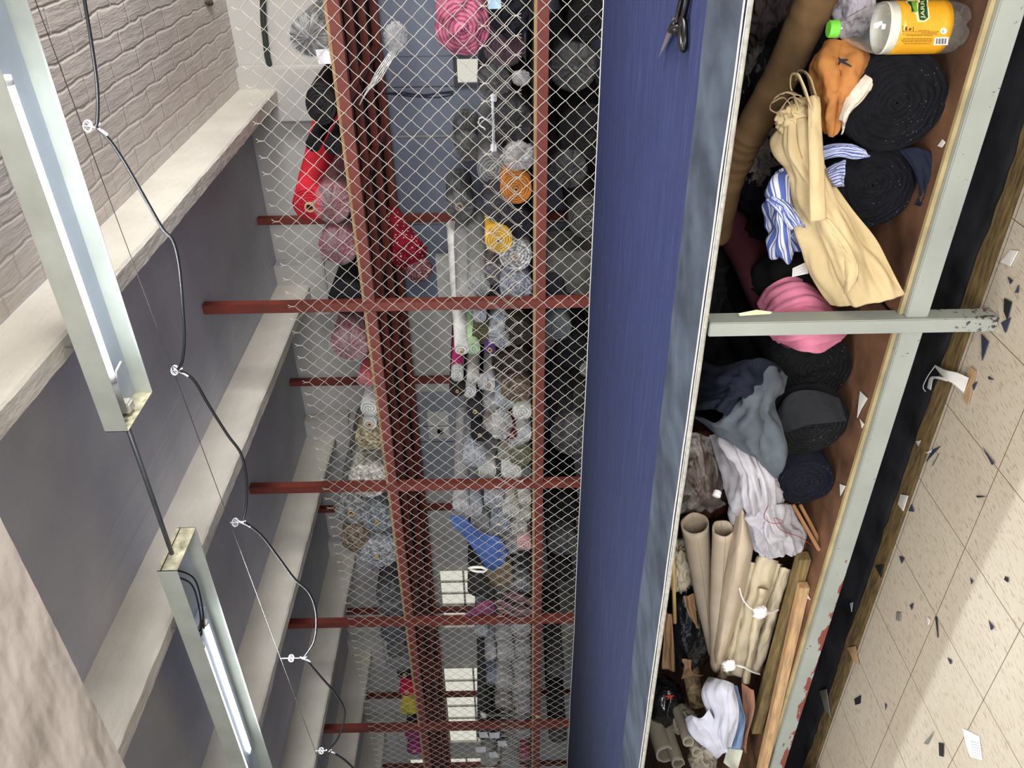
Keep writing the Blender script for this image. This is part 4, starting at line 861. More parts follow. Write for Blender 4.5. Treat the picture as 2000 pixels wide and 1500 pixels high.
# denim pieces beyond the leg
den = clothm('indigo_denim', (19, 24, 38), .15, 350); denw = clothm('washed_denim_reverse', (84, 92, 100), .14, 350)
cloth('denim_cloth', [[(1362, 700, 2.35), (1400, 715, 2.2), (1450, 705, 2.12), (1490, 700, 2.12), (1528, 722, 2.18)], [(1362, 735, 2.30), (1400, 745, 2.12), (1440, 740, 2.06), (1475, 760, 2.06), (1500, 770, 2.12)], [(1358, 770, 2.28), (1390, 775, 2.12), (1420, 775, 2.06), (1445, 770, 2.06), (1450, 760, 2.12)], [(1352, 805, 2.28), (1375, 800, 2.14), (1400, 800, 2.08), (1418, 812, 2.08), (1424, 806, 2.14)]], den, 50, 44, .005, .035, (3, 4), .004, label='dark indigo denim piece crumpled past the leg', cat='cloth', seed=2)
cloth('denim_cloth', [[(1430, 745, 2.16), (1470, 725, 2.12), (1510, 715, 2.12), (1536, 735, 2.16)], [(1440, 775, 2.13), (1470, 770, 2.06), (1505, 765, 2.05), (1530, 762, 2.12)], [(1425, 800, 2.11), (1460, 800, 2.04), (1500, 800, 2.03), (1512, 790, 2.1)], [(1400, 825, 2.12), (1455, 835, 2.03), (1500, 835, 2.01), (1530, 850, 2.06)], [(1370, 815, 2.2), (1455, 870, 2.04), (1490, 880, 2.0), (1536, 890, 2.05)], [(1352, 812, 2.3), (1470, 890, 2.08), (1495, 915, 2.04), (1518, 935, 2.06)]], denw, 60, 50, .005, .03, (3, 4), .003, label='faded grey blue denim sheet spread over the charcoal roll', cat='cloth', seed=5)
# silver white cloth bag with red thread
slv = clothm('silver_white_cloth', (178, 176, 182), .1, 240)
T = thing('white_cloth_bundle', 'silver white crumpled cloth bundle tied with thin red thread', 'cloth bundle', P(1480, 980, Y=2.15))
cloth('upper_folds', [[(1385, 850, 2.35), (1410, 845, 2.25), (1440, 850, 2.2), (1470, 862, 2.2), (1490, 880, 2.25)], [(1400, 890, 2.3), (1420, 880, 2.16), (1450, 885, 2.1), (1485, 895, 2.1), (1510, 920, 2.18)], [(1412, 930, 2.26), (1440, 925, 2.10), (1470, 930, 2.05), (1505, 935, 2.06), (1526, 955, 2.15)], [(1420, 975, 2.24), (1450, 975, 2.10), (1480, 975, 2.05), (1510, 975, 2.06), (1530, 980, 2.14)], [(1430, 1000, 2.28), (1460, 1010, 2.16), (1480, 1012, 2.12), (1505, 1005, 2.12), (1528, 1000, 2.18)]], slv, 80, 90, .004, .045, (1.4, 8), .005, par=T, seed=3)
cloth('lower_folds', [[(1425, 985, 2.26), (1460, 1000, 2.14), (1490, 990, 2.10), (1520, 985, 2.10), (1548, 985, 2.2)], [(1430, 1020, 2.24), (1470, 1030, 2.10), (1500, 1025, 2.06), (1530, 1020, 2.07), (1560, 1020, 2.16)], [(1465, 1055, 2.2), (1480, 1060, 2.10), (1510, 1055, 2.06), (1545, 1045, 2.08), (1575, 1045, 2.14)], [(1485, 1085, 2.16), (1500, 1092, 2.12), (1525, 1085, 2.08), (1550, 1085, 2.1), (1570, 1070, 2.14)]], slv, 70, 90, .004, .045, (1.4, 8), .005, par=T, seed=9)
b = MB(); q = [P(x, y, Y=Y_) for x, y, Y_ in ((1500, 988, 2.0), (1492, 1010, 2.01), (1508, 1022, 2.0), (1530, 1020, 2.0), (1512, 1012, 2.0), (1525, 1035, 2.0), (1560, 1048, 2.03), (1585, 1065, 2.06))]
b.tube([sp1(q, i/50) for i in range(51)], .0012, 5); part('red_thread', b, M('red_thread', (150, 30, 46), .7), T)
# brown cloth under clear plastic with the small bottle
brn = clothm('dark_brown_cloth', (84, 52, 38), .2, 200)
T = thing('plastic_wrapped_bundle', 'brown cloth bundle under shiny clear plastic film', 'bundle', P(1370, 930, Y=2.5))
wad('cloth', P(1375, 925, Y=2.62), (.20, .16, .15), brn, par=T, amp=.2, fr=2, seed=4)
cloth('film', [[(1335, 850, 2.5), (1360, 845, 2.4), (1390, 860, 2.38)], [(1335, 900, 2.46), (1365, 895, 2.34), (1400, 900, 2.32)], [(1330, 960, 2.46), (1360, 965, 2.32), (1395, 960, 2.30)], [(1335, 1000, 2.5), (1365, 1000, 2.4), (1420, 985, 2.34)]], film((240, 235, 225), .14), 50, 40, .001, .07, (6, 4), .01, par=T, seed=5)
petm = NT('clear_pet'); petm.set((.95, .96, .97, 1), .06, spec=1.0); nb = petm.bump(petm.noise(petm.obj(), 16, 2), .35, .02)
lw = petm.new('ShaderNodeLayerWeight'); lw.inputs['Blend'].default_value = .35; petm.link(nb, lw.inputs['Normal'])
mr = petm.new('ShaderNodeMapRange'); mr.inputs[3].default_value = .06; mr.inputs[4].default_value = .62; petm.link(lw.outputs['Facing'], mr.inputs[0])
gl = petm.new('ShaderNodeBsdfGlossy'); gl.inputs['Roughness'].default_value = .05; petm.link(nb, gl.inputs['Normal'])
m0 = petm.new('ShaderNodeMixShader'); m0.inputs[0].default_value = .8; petm.link(petm.b.outputs[0], m0.inputs[1]); petm.link(gl.outputs[0], m0.inputs[2])
tr = petm.new('ShaderNodeBsdfTransparent'); mx = petm.new('ShaderNodeMixShader'); petm.link(mr.outputs[0], mx.inputs[0]); petm.link(tr.outputs[0], mx.inputs[1]); petm.link(m0.outputs[0], mx.inputs[2]); petm.link(mx.outputs[0], petm.out.inputs[0]); petm = petm.m
T = thing('small_plastic_bottle', 'small clear bottle with white cap lying by the silver white cloth', 'bottle', P(1400, 950, Y=2.28))
d = (P(1396, 980, Y=2.2)-P(1412, 925, Y=2.3)); Mt = Matrix.Translation(Vector(P(1412, 925, Y=2.3))) @ d.to_track_quat('Z', 'Y').to_matrix().to_4x4()
b = MB(); b.lathe([(.001, -.06), (.026, -.058), (.032, -.04), (.032, .02), (.024, .05), (.012, .07), (.012, .085)], 22, Mt); part('body', b, petm, T, smooth=True)
b = MB(); b.lathe([(.015, .078), (.0155, .096), (.014, .098), (.0005, .098)], 20, Mt); part('cap', b, M('white_cap', (232, 232, 230), .35, bump=0), T, smooth=True)
# kraft paper rolls
kraft = M('kraft_paper', (186, 170, 148), .6, var=.06, vs=5, bump=.25, bs=14, bd=.01); kin = M('kraft_inside', (164, 142, 120), .7, var=.05, vs=5)
def paper_tube(lb, a, b2, ra, rb, cone=False, flap=True, sd=0, m1=None, m2=None, grp=None):
    a, b2 = Vector(a), Vector(b2); L = (b2-a).length
    T = thing('paper_roll', lb, 'paper roll', a, grp); Mt = (b2-a).to_track_quat('Z', 'Y').to_matrix().to_4x4()
    b = MB()
    def fn(u, v):
        # open spiral: 1.6 turns
        th = v*2*pi*1.5; r = (ra+(rb-ra)*u)*(1-.07*v)*(1+.035*nz(u*4+sd, th)); r2 = r*(1-.75*max(0, u-.55)) if cone else r
        return Mt @ Vector((r*cos(th), r2*sin(th), L*u+.012*nz(th, sd)*(1-u)))
    b.grid(fn, 26, 66); obj('sheet', b, m1 or kraft, T, smooth=True, solid=.005)
    return T
paper_tube('left kraft paper tube opening toward the bottle, under the table edge', P(1357, 1022, Y=2.32), P(1392, 1275, Y=2.42), .054, .030, True, sd=1)
paper_tube('second kraft paper tube with open end beside the flat folded roll', P(1413, 1032, Y=2.22), P(1398, 1300, Y=2.30), .040, .034, True, sd=2)
T = thing('folded_paper', 'flattened pointed kraft paper packet beside the two tubes', 'paper', P(1440, 1100, Y=2.15))
cloth('sheet', [[(1438, 1010, 2.2), (1448, 994, 2.16), (1452, 1000, 2.15), (1458, 1015, 2.17)], [(1428, 1060, 2.19), (1440, 1060, 2.12), (1455, 1062, 2.11), (1468, 1062, 2.14)], [(1418, 1110, 2.19), (1432, 1110, 2.12), (1448, 1110, 2.11), (1468, 1085, 2.16)], [(1402, 1200, 2.24), (1415, 1200, 2.17), (1430, 1200, 2.16), (1445, 1190, 2.2)], [(1392, 1270, 2.28), (1402, 1275, 2.2), (1412, 1275, 2.19), (1422, 1270, 2.23)], [(1394, 1290, 2.29), (1402, 1297, 2.22), (1410, 1297, 2.21), (1418, 1292, 2.24)]], kraft, 60, 24, .004, .008, (2, 2), .002, par=T, seed=1)
kl = M('beige_paper', (196, 184, 158), .6, var=.06, vs=5, bump=.25, bs=20, bd=.008)
T = thing('tied_paper_bundle', 'bundle of beige paper packets tied with white tape', 'paper bundle', P(1470, 1200, Y=2.2))
for i, (x0, y0, x1, y1, w0, w1, yy) in enumerate(((1500, 1090, 1440, 1320, 42, 34, 2.16), (1470, 1098, 1420, 1318, 22, 20, 2.2), (1535, 1110, 1475, 1310, 24, 22, 2.17), (1455, 1120, 1410, 1325, 16, 16, 2.22), (1520, 1100, 1480, 1300, 18, 20, 2.2), (1490, 1150, 1455, 1335, 22, 14, 2.13))):
    dx, dy = x1-x0, y1-y0; ln = math.hypot(dx, dy); nx, ny = -dy/ln, dx/ln; rows = []
    for k_ in range(5):
        f_ = k_/4; ww = (w0+(w1-w0)*f_)/1.0; cx_, cy_ = x0+dx*f_, y0+dy*f_; yb = yy+.05*f_
        rows.append([(cx_-nx*ww*.5, cy_-ny*ww*.5, yb+.03), (cx_-nx*ww*.25, cy_-ny*ww*.25, yb-.015), (cx_+nx*ww*.25, cy_+ny*ww*.25, yb-.015), (cx_+nx*ww*.5, cy_+ny*ww*.5, yb+.03)])
    cloth('paper_packet', rows, kl, 40, 16, .005, .012, (5, 3), .003, par=T, seed=i*2+1)
whit = M('white_tape', (238, 236, 232), .6, var=.03)
for pts in ([(1444, 1148, 2.10), (1452, 1172, 2.09), (1470, 1190, 2.08), (1500, 1197, 2.10), (1520, 1190, 2.14)], [(1420, 1295, 2.15), (1450, 1302, 2.13), (1470, 1312, 2.14), (1484, 1316, 2.17)]):
    b = MB(); q = [P(*p_[:2], Y=p_[2]) for p_ in pts]; b.tube([sp1(q, i/24) for i in range(25)], .006, 7, True, .5); part('tape', b, whit, T, smooth=True)
for x, y, Y_, s_ in ((1485, 1196, 2.07, 1.4), (1425, 1300, 2.12, 1.5)):
    wad('knot', P(x, y, Y=Y_), (.022*s_, .012, .018*s_), whit, par=T, amp=.7, fr=1.6, seed=x, sub=3)
# wood sticks
wd1 = M('new_wood', (186, 152, 112), .7, var=.14, vs=10, sc=(1, 8, 8)); wd2 = M('old_green_wood', (122, 104, 66), .8, var=.2, vs=10, sc=(1, 8, 8)); wd3 = M('thin_lath', (164, 118, 76), .7, var=.12, vs=10)
def stick(lb, a, b2, w_, h_, m_, nm='wooden_stick'):
    a, b2 = Vector(a), Vector(b2); d = (b2-a); L = d.length; b = MB(); b.box((-L/2, -w_/2, -h_/2), (L/2, w_/2, h_/2), .002)
    o = obj(nm, b, m_, loc=(a+b2)/2); o.rotation_mode = 'QUATERNION'; o.rotation_quaternion = d.to_track_quat('X', 'Z'); return tag(o, lb, 'wooden stick')
def PZ(x, y, z): return P(x, y, Z=z)
stick('greenish old wooden batten lying on the brown shelf next to the paper bundle', PZ(1570, 1085, .31), PZ(1476, 1425, .31), .045, .045, wd2)
stick('pale new wooden batten nearest the shelf front edge', PZ(1570, 1142, .302), PZ(1484, 1520, .302), .035, .038, wd1)
stick('thin orange lath sloping out under the small navy roll', P(1548, 985, Y=2.18), P(1600, 1075, Y=2.09), .014, .012, wd3)
stick('second thin orange lath under the small navy roll', P(1562, 985, Y=2.20), P(1603, 1062, Y=2.12), .012, .012, wd3)
b = MB(); b.tube([P(1313, 1040, Y=2.25), P(1318, 1216, Y=2.25)], .008, 10); tag(obj('bamboo_stick', b, M('bamboo', (190, 160, 104), .5), smooth=True), 'thin round bamboo stick just below the table edge', 'stick')
# black bag and others at the far end
bag = M('black_bag_plastic', (24, 25, 28), .22, var=.2, bump=.5, bs=18, bd=.02, spec=.8)
T = thing('black_plastic_bag', 'black shiny plastic bag patched with brown paper under the table', 'plastic bag', P(1350, 1230, Y=2.5))
wad('bag_film', P(1352, 1210, Y=2.62), (.34, .15, .13), bag, par=T, amp=.22, fr=1.3, seed=2, sub=5, sc2=1.7)
kp = M('brown_paper_scrap', (150, 116, 82), .5, var=.1, vs=6, bump=.4, bs=16, bd=.01, spec=.7)
for i, ctrl in enumerate(([[(1300, 1195, 2.44), (1312, 1200, 2.42)], [(1296, 1250, 2.42), (1316, 1255, 2.4)], [(1292, 1305, 2.44), (1318, 1312, 2.42)]], [[(1334, 1165, 2.42), (1355, 1160, 2.4)], [(1345, 1200, 2.41), (1360, 1205, 2.4)], [(1362, 1225, 2.41), (1364, 1228, 2.4)]], [[(1332, 1285, 2.40), (1350, 1290, 2.38)], [(1336, 1305, 2.39), (1352, 1312, 2.37)], [(1330, 1325, 2.41), (1375, 1318, 2.38)]])):
    cloth('paper_patch', ctrl, kp, 20, 12, .003, .02, (2, 3), .004, par=T, seed=i)
wad('dark_bag', P(1300, 1372, Y=2.55), (.14, .12, .09), bag, 'dark green black shiny bag behind the burlap roll', 'plastic bag', .22, 1.3, 7, sub=5, sc2=1.7)
b = MB(); q = P(1308, 1360, Y=2.43); 
for a in range(5): b.tube([q, q+Vector((.022*cos(a*1.3), -.004, .022*sin(a*1.3)))], [.006, .002], 6)
tag(obj('red_ribbon', b, M('orange_red_ribbon', (210, 70, 40), .5)), 'small orange red ribbon on the dark green black bag', 'ribbon')
burl = M('burlap', (130, 112, 86), .95, var=.2, vs=30, bump=.7, bs=150, bd=.003)
p = P(1362, 1378, Y=2.42); roll('rolled burlap edge beside the white cloth', p, .042, p+Vector((.16, .12, .03)), (132, 114, 88), 'fuzzy', turns=4, crush=.08)
# white and blue cloths
wc = clothm('white_poplin', (204, 206, 220), .05, 300); bc_ = clothm('sky_blue_cloth', (126, 152, 186), .06, 300); rc = clothm('tan_red_cloth', (158, 116, 96), .1, 300)
cloth('tan_cloth', [[(1448, 1335, 2.16), (1472, 1348, 2.13)], [(1450, 1375, 2.15), (1474, 1385, 2.11)], [(1448, 1420, 2.16), (1460, 1440, 2.12)], [(1440, 1460, 2.18), (1458, 1472, 2.14)]], rc, 24, 14, .003, .012, (3, 2), label='reddish tan cloth corner under the blue one', cat='cloth', seed=1)
cloth('blue_cloth', [[(1424, 1335, 2.15), (1440, 1340, 2.12)], [(1430, 1370, 2.13), (1450, 1385, 2.09)], [(1438, 1410, 2.13), (1455, 1410, 2.09)], [(1428, 1462, 2.15), (1446, 1465, 2.11)]], bc_, 24, 14, .003, .012, (3, 2), label='sky blue cloth edge between white and tan cloths', cat='cloth', seed=2)
cloth('white_cloth', [[(1384, 1322, 2.25), (1400, 1325, 2.14), (1425, 1332, 2.10), (1432, 1335, 2.12)], [(1372, 1350, 2.20), (1392, 1352, 2.10), (1422, 1358, 2.05), (1440, 1368, 2.07)], [(1378, 1385, 2.2), (1398, 1395, 2.10), (1420, 1395, 2.05), (1443, 1398, 2.06)], [(1385, 1420, 2.18), (1398, 1430, 2.1), (1415, 1430, 2.06), (1440, 1425, 2.07)], [(1390, 1455, 2.18), (1402, 1460, 2.12), (1415, 1460, 2.09), (1428, 1460, 2.1)]], wc, 50, 36, .003, .022, (2, 5), .001, label='white cloth with soft ridges next to the blue cloth', cat='cloth', seed=4)
cloth('white_cloth', [[(1338, 1403, 2.22), (1352, 1396, 2.16), (1370, 1402, 2.12), (1385, 1385, 2.12)], [(1352, 1430, 2.2), (1365, 1425, 2.12), (1385, 1420, 2.09), (1400, 1415, 2.1)], [(1375, 1460, 2.2), (1388, 1455, 2.12), (1402, 1450, 2.09), (1415, 1445, 2.11)], [(1398, 1482, 2.18), (1405, 1478, 2.14), (1412, 1472, 2.12), (1418, 1462, 2.12)]], wc, 40, 30, .003, .03, (2, 3), .002, label='white cloth corner pointing down the shelf, lowest of the white cloths', cat='cloth', seed=6)
# crumpled paper rolls at the lower border
pg = M('grey_beige_paper', (170, 162, 146), .6, var=.08, vs=5, bump=.3, bs=18, bd=.01)
b = MB(); q = [P(1262, 1360, Y=2.75), P(1285, 1420, Y=2.6), P(1305, 1480, Y=2.45)]; b.tube(q, .06, 20); tag(obj('grey_tube', b, M('grey_tube_paper', (104, 98, 88), .6), smooth=True), 'grey paper covered tube behind the crumpled paper rolls', 'tube')
for i, (x, y, Y_, r, lb) in enumerate(((1300, 1475, 2.28, .045, 'crumpled open paper roll nearest the table edge'), (1345, 1450, 2.25, .026, 'small crumpled paper roll with a curled end'), (1362, 1470, 2.22, .024, 'small crumpled paper roll next to the white cloth'), (1325, 1492, 2.22, .03, 'crumpled paper roll at the lower border'))):
    a = P(x, y, Y=Y_); paper_tube(lb, a, a+Vector((-.12, .45, .02)), r, r*.9, False, sd=i*3, m1=pg)
wad('crumpled_paper', P(1372, 1478, Y=2.28), (.10, .08, .06), pg, 'crumpled beige paper beneath the white cloth corner', 'paper', .5, 2.4, 5)
wad('crumpled_paper', P(1330, 1105, Y=2.55), (.13, .08, .06), kl, 'crumpled beige paper behind the bamboo stick', 'paper', .5, 2.4, 8)
wad('crumpled_paper', P(1335, 1405, Y=2.45), (.09, .06, .06), pg, 'crumpled paper just below the burlap', 'paper', .5, 2.4, 11, sub=4)
b = MB(); b.box((-.06, -.04, 0), (.06, .04, .0015)); o = obj('paper_sheet', b, M('pale_green_paper', (206, 208, 192), .7), loc=P(1432, 1478, Y=2.13)); o.rotation_euler = (.6, .2, .4); tag(o, 'pale greenish paper sheet below the white cloth at the lower border', 'paper')
# sticker on leg top and small scraps on the brown shelf
b = MB(); b.add([P(1442, 612, Y=1.998), P(1478, 605, Y=1.998), P(1508, 609, Y=1.998), P(1505, 613, Y=1.995), P(1445, 617, Y=1.995)], [(0, 1, 2, 3, 4)]); tag(obj('masking_tape', b, M('cream_tape', (222, 216, 178), .7), solid=.001), 'cream masking tape stuck on the side of the grey leg', 'tape')

# soda bottle
pb = P(1912, 52, Y=2.12); pc = P(1622, 57, Y=2.12); HB = pc.z-pb.z
kz = HB/.345; rb = 49*depth(pb)/FPX
T = thing('soda_bottle', 'clear soda bottle with orange label and green cap standing on the brown shelf', 'bottle', (pb.x, pb.y, .282)); HB = pc.z-.282
prof = [(.001, .03), (.012, .028), (.022, .006), (.034, 0), (.044, .008), (.049, .03), (.050, .055), (.0475, .075), (.0485, .09), (.0485, .185), (.0495, .20), (.048, .225), (.040, .26), (.028, .29), (.0185, .312), (.0138, .322), (.0138, .338)]
kr = rb/.050; kz = HB/.345
b = MB(); b.lathe([(r_*kr, z_*kz) for r_, z_ in prof], 48)
for i, v in enumerate(b.v):
    a = math.atan2(v[1], v[0]); z = v[2]/kz
    if z < .05: f_ = 1-.10*max(0, cos(5*a))**2*(1-z/.05); b.v[i] = (v[0]*f_, v[1]*f_, v[2]+(.012*max(0, cos(5*a))**2 if z < .02 else 0))
obj('bottle_body', b, petm, T, smooth=True, sub=1)
b = MB(); zc = .322*kz; pr = [(.0145, 0), (.016, .001), (.016, .017), (.0145, .0195), (.0005, .0195)]
def capfn(u, v):
    i = int(round(u*4)); a = 2*pi*v; r_ = pr[i][0]*kr*(1+(.02 if int(round(v*72)) % 2 and 0 < i < 3 else 0)); return (r_*cos(a), r_*sin(a), zc+.003+pr[i][1]*1.25)
b.grid(capfn, 4, 72, True); obj('cap', b, M('green_cap', (116, 206, 70), .35, var=.04, bump=0), T, smooth=False)
lz0, lz1 = P(1858, 50, Y=2.07).z-.282, P(1757, 50, Y=2.07).z-.282; rl = .0490*kr
t = NT('orange_label'); o_ = t.obj(); t.set(t.ramp(t.noise(o_, 9, 3), [(.3, (226, 158, 28)), (.7, (240, 178, 44))]), .32); t.bump(t.noise(t.mapping(o_, (1, 1, 2)), 24, 3), .35, .006); labm = t.m
b = MB(); b.grid(lambda u, v: (rl*cos(2*pi*v), rl*sin(2*pi*v), lz0+(lz1-lz0)*u), 8, 64, True); b2 = MB(); b2.grid(lambda u, v: (rl*.975*cos(2*pi*v), rl*.975*sin(2*pi*v), lz0+(lz1-lz0)*u), 8, 64, True); obj('label_inside', b2, M('label_lining', (222, 222, 208), .35, var=.06, bump=.3, bs=20, bd=.006), T, smooth=True)
lab = obj('label', b, labm, T, smooth=True, solid=.0004)
b = MB(); b.grid(lambda u, v: ((.0486*kr)*cos(2*pi*v), (.0486*kr)*sin(2*pi*v), lz1+(.046+.010*nz(v*4*cos(v)))*u*kz*.55), 6, 64, True); obj('drink_film', b, M('label_lining', (222, 222, 208), .35, var=.06, bump=.3, bs=20, bd=.006), T, smooth=True)
# marks on the label: px position -> angle and height
def onlab(px, py, e=.0008):
    p0 = P(px, py, Y=2.12-rl); z = p0.z-.282
    dd = F+R*((750-py)/FPX)+U*((1000-px)/FPX); ox, oy = -pb.x, -pb.y
    A = dd.x**2+dd.y**2; B = 2*(ox*dd.x+oy*dd.y); Cq = ox*ox+oy*oy-(rl+e)**2; disc = B*B-4*A*Cq
    if disc < 0: disc = 0
    t_ = (-B-math.sqrt(disc))/(2*A); q = CAM+dd*t_; return Vector((q.x-pb.x, q.y-pb.y, q.z-.282))
def labpoly(name, pts, mat, e=.0008, n=4):
    b = MB(); k = len(pts); c_ = (sum(p_[0] for p_ in pts)/k, sum(p_[1] for p_ in pts)/k); V = [onlab(*c_, e)]; Fs = []
    ring_ = []
    for i in range(k):
        a, c2 = pts[i], pts[(i+1) % k]
        for j in range(n): ring_.append((a[0]+(c2[0]-a[0])*j/n, a[1]+(c2[1]-a[1])*j/n))
    m_ = len(ring_)
    for s_ in (.33, .66, 1.0): V += [onlab(c_[0]+(q[0]-c_[0])*s_, c_[1]+(q[1]-c_[1])*s_, e) for q in ring_]
    for i in range(m_): Fs.append((0, 1+i, 1+(i+1) % m_))
    for k_ in range(2):
        for i in range(m_): Fs.append((1+k_*m_+i, 1+(k_+1)*m_+i, 1+(k_+1)*m_+(i+1) % m_, 1+k_*m_+(i+1) % m_))
    b.add(V, Fs); return obj(name, b, mat, lab)
dgreen = M('label_green', (20, 70, 40), .4, bump=0); lgreen = M('label_light_green', (120, 170, 50), .4, bump=0); cream = M('label_cream', (246, 232, 170), .4, bump=0); lwh = M('label_white', (245, 245, 240), .4, bump=0); lbk = M('label_black', (40, 30, 20), .5, bump=0)
labpoly('logo_outline', [(1791, -6), (1812, -6), (1816, 36), (1806, 43), (1792, 43), (1788, 22)], cream, .0006)
labpoly('logo_badge', [(1795, -6), (1809, -6), (1813, 34), (1805, 40), (1796, 39), (1793, 20)], dgreen, .001)
labpoly('lime_outline', [(1768, 4), (1776, -2), (1792, 0), (1794, 26), (1788, 28), (1780, 20), (1776, 10)], cream, .0006)
labpoly('lime', [(1774, 2), (1790, 2), (1792, 22), (1786, 26), (1781, 14)], lgreen, .001)
labpoly('leaf', [(1772, 4), (1780, 2), (1782, 12), (1786, 22), (1781, 24), (1779, 12)], dgreen, .0014)
labpoly('barcode_panel', [(1826, 73), (1853, 72), (1851, 88), (1823, 88.5)], lwh, .001)
for i, (x, w2) in enumerate(((1829, 1.6), (1832, 1), (1834.5, 2), (1838, 1), (1840.5, 2.2), (1844, 1), (1846.5, 1.8))):
    labpoly('barcode_bar', [(x, 75), (x+w2, 75), (x+w2-1, 86), (x-1, 86)], lbk, .0016, 2)
for y, x0, x1 in ((59, 1794, 1816), (61.5, 1762, 1834), (64, 1800, 1830), (66.5, 1762, 1832), (69, 1770, 1822), (75, 1764, 1822), (78, 1760, 1822), (81, 1762, 1820), (85, 1766, 1818)):
    x = x0
    while x < x1:
        w2 = random.uniform(2, 6); labpoly('small_print', [(x, y), (min(x+w2, x1), y), (min(x+w2, x1), y+.9), (x, y+.9)], lbk, .0012, 1); x += w2+1.1
a_ = [(1843+6.5*cos(i*pi/5), 60.5+6.5*sin(i*pi/5)) for i in range(10)]; labpoly('round_seal', a_, lwh, .001, 1)
a_ = [(1841.5+2.2*cos(i*pi/3), 61+3.4*sin(i*pi/3)) for i in range(6)]; labpoly('seal_mark', a_, M('seal_teal', (110, 180, 170), .5, bump=0), .0014, 1)
for pts in ([(1763, 50), (1764, 50), (1764, 62), (1763, 62)], [(1768, 53), (1772, 52), (1772, 60), (1768, 60)], [(1775, 56), (1780, 54), (1780, 59), (1775, 60)], [(1783, 52), (1784.5, 52), (1784.5, 61), (1783, 61)]): labpoly('ink_stamp', pts, M('stamp_brown', (90, 60, 20), .5, bump=0), .0012, 1)
def text_on_label(s_, px, py0, hpx, wpx, mat, name):
    "letters run round the bottle, upright: image up is reading direction"
    cu = bpy.data.curves.new('t', 'FONT'); cu.body = s_; cu.size = 1; o = bpy.data.objects.new('t', cu); C.objects.link(o)
    dg = bpy.context.evaluated_depsgraph_get(); me = bpy.data.meshes.new_from_object(o.evaluated_get(dg)); bpy.data.objects.remove(o)
    xs = [v.co.x for v in me.vertices]; ys = [v.co.y for v in me.vertices]; x0, x1, y0, y1 = min(xs), max(xs), min(ys), max(ys)
    bm = bmesh.new(); bm.from_mesh(me); bmesh.ops.triangulate(bm, faces=bm.faces[:])
    for v in bm.verts:
        a = (v.co.x-x0)/(x1-x0); h = (v.co.y-y0)/(y1-y0); v.co = onlab(px-h*hpx, py0-a*wpx, .0018)
    bm.to_mesh(me); bm.free(); me.materials.append(mat); o = bpy.data.objects.new(name, me); C.objects.link(o); o.parent = lab
text_on_label('JARR', 1808, 36, 9.5, 36, cream, 'logo_lettering')

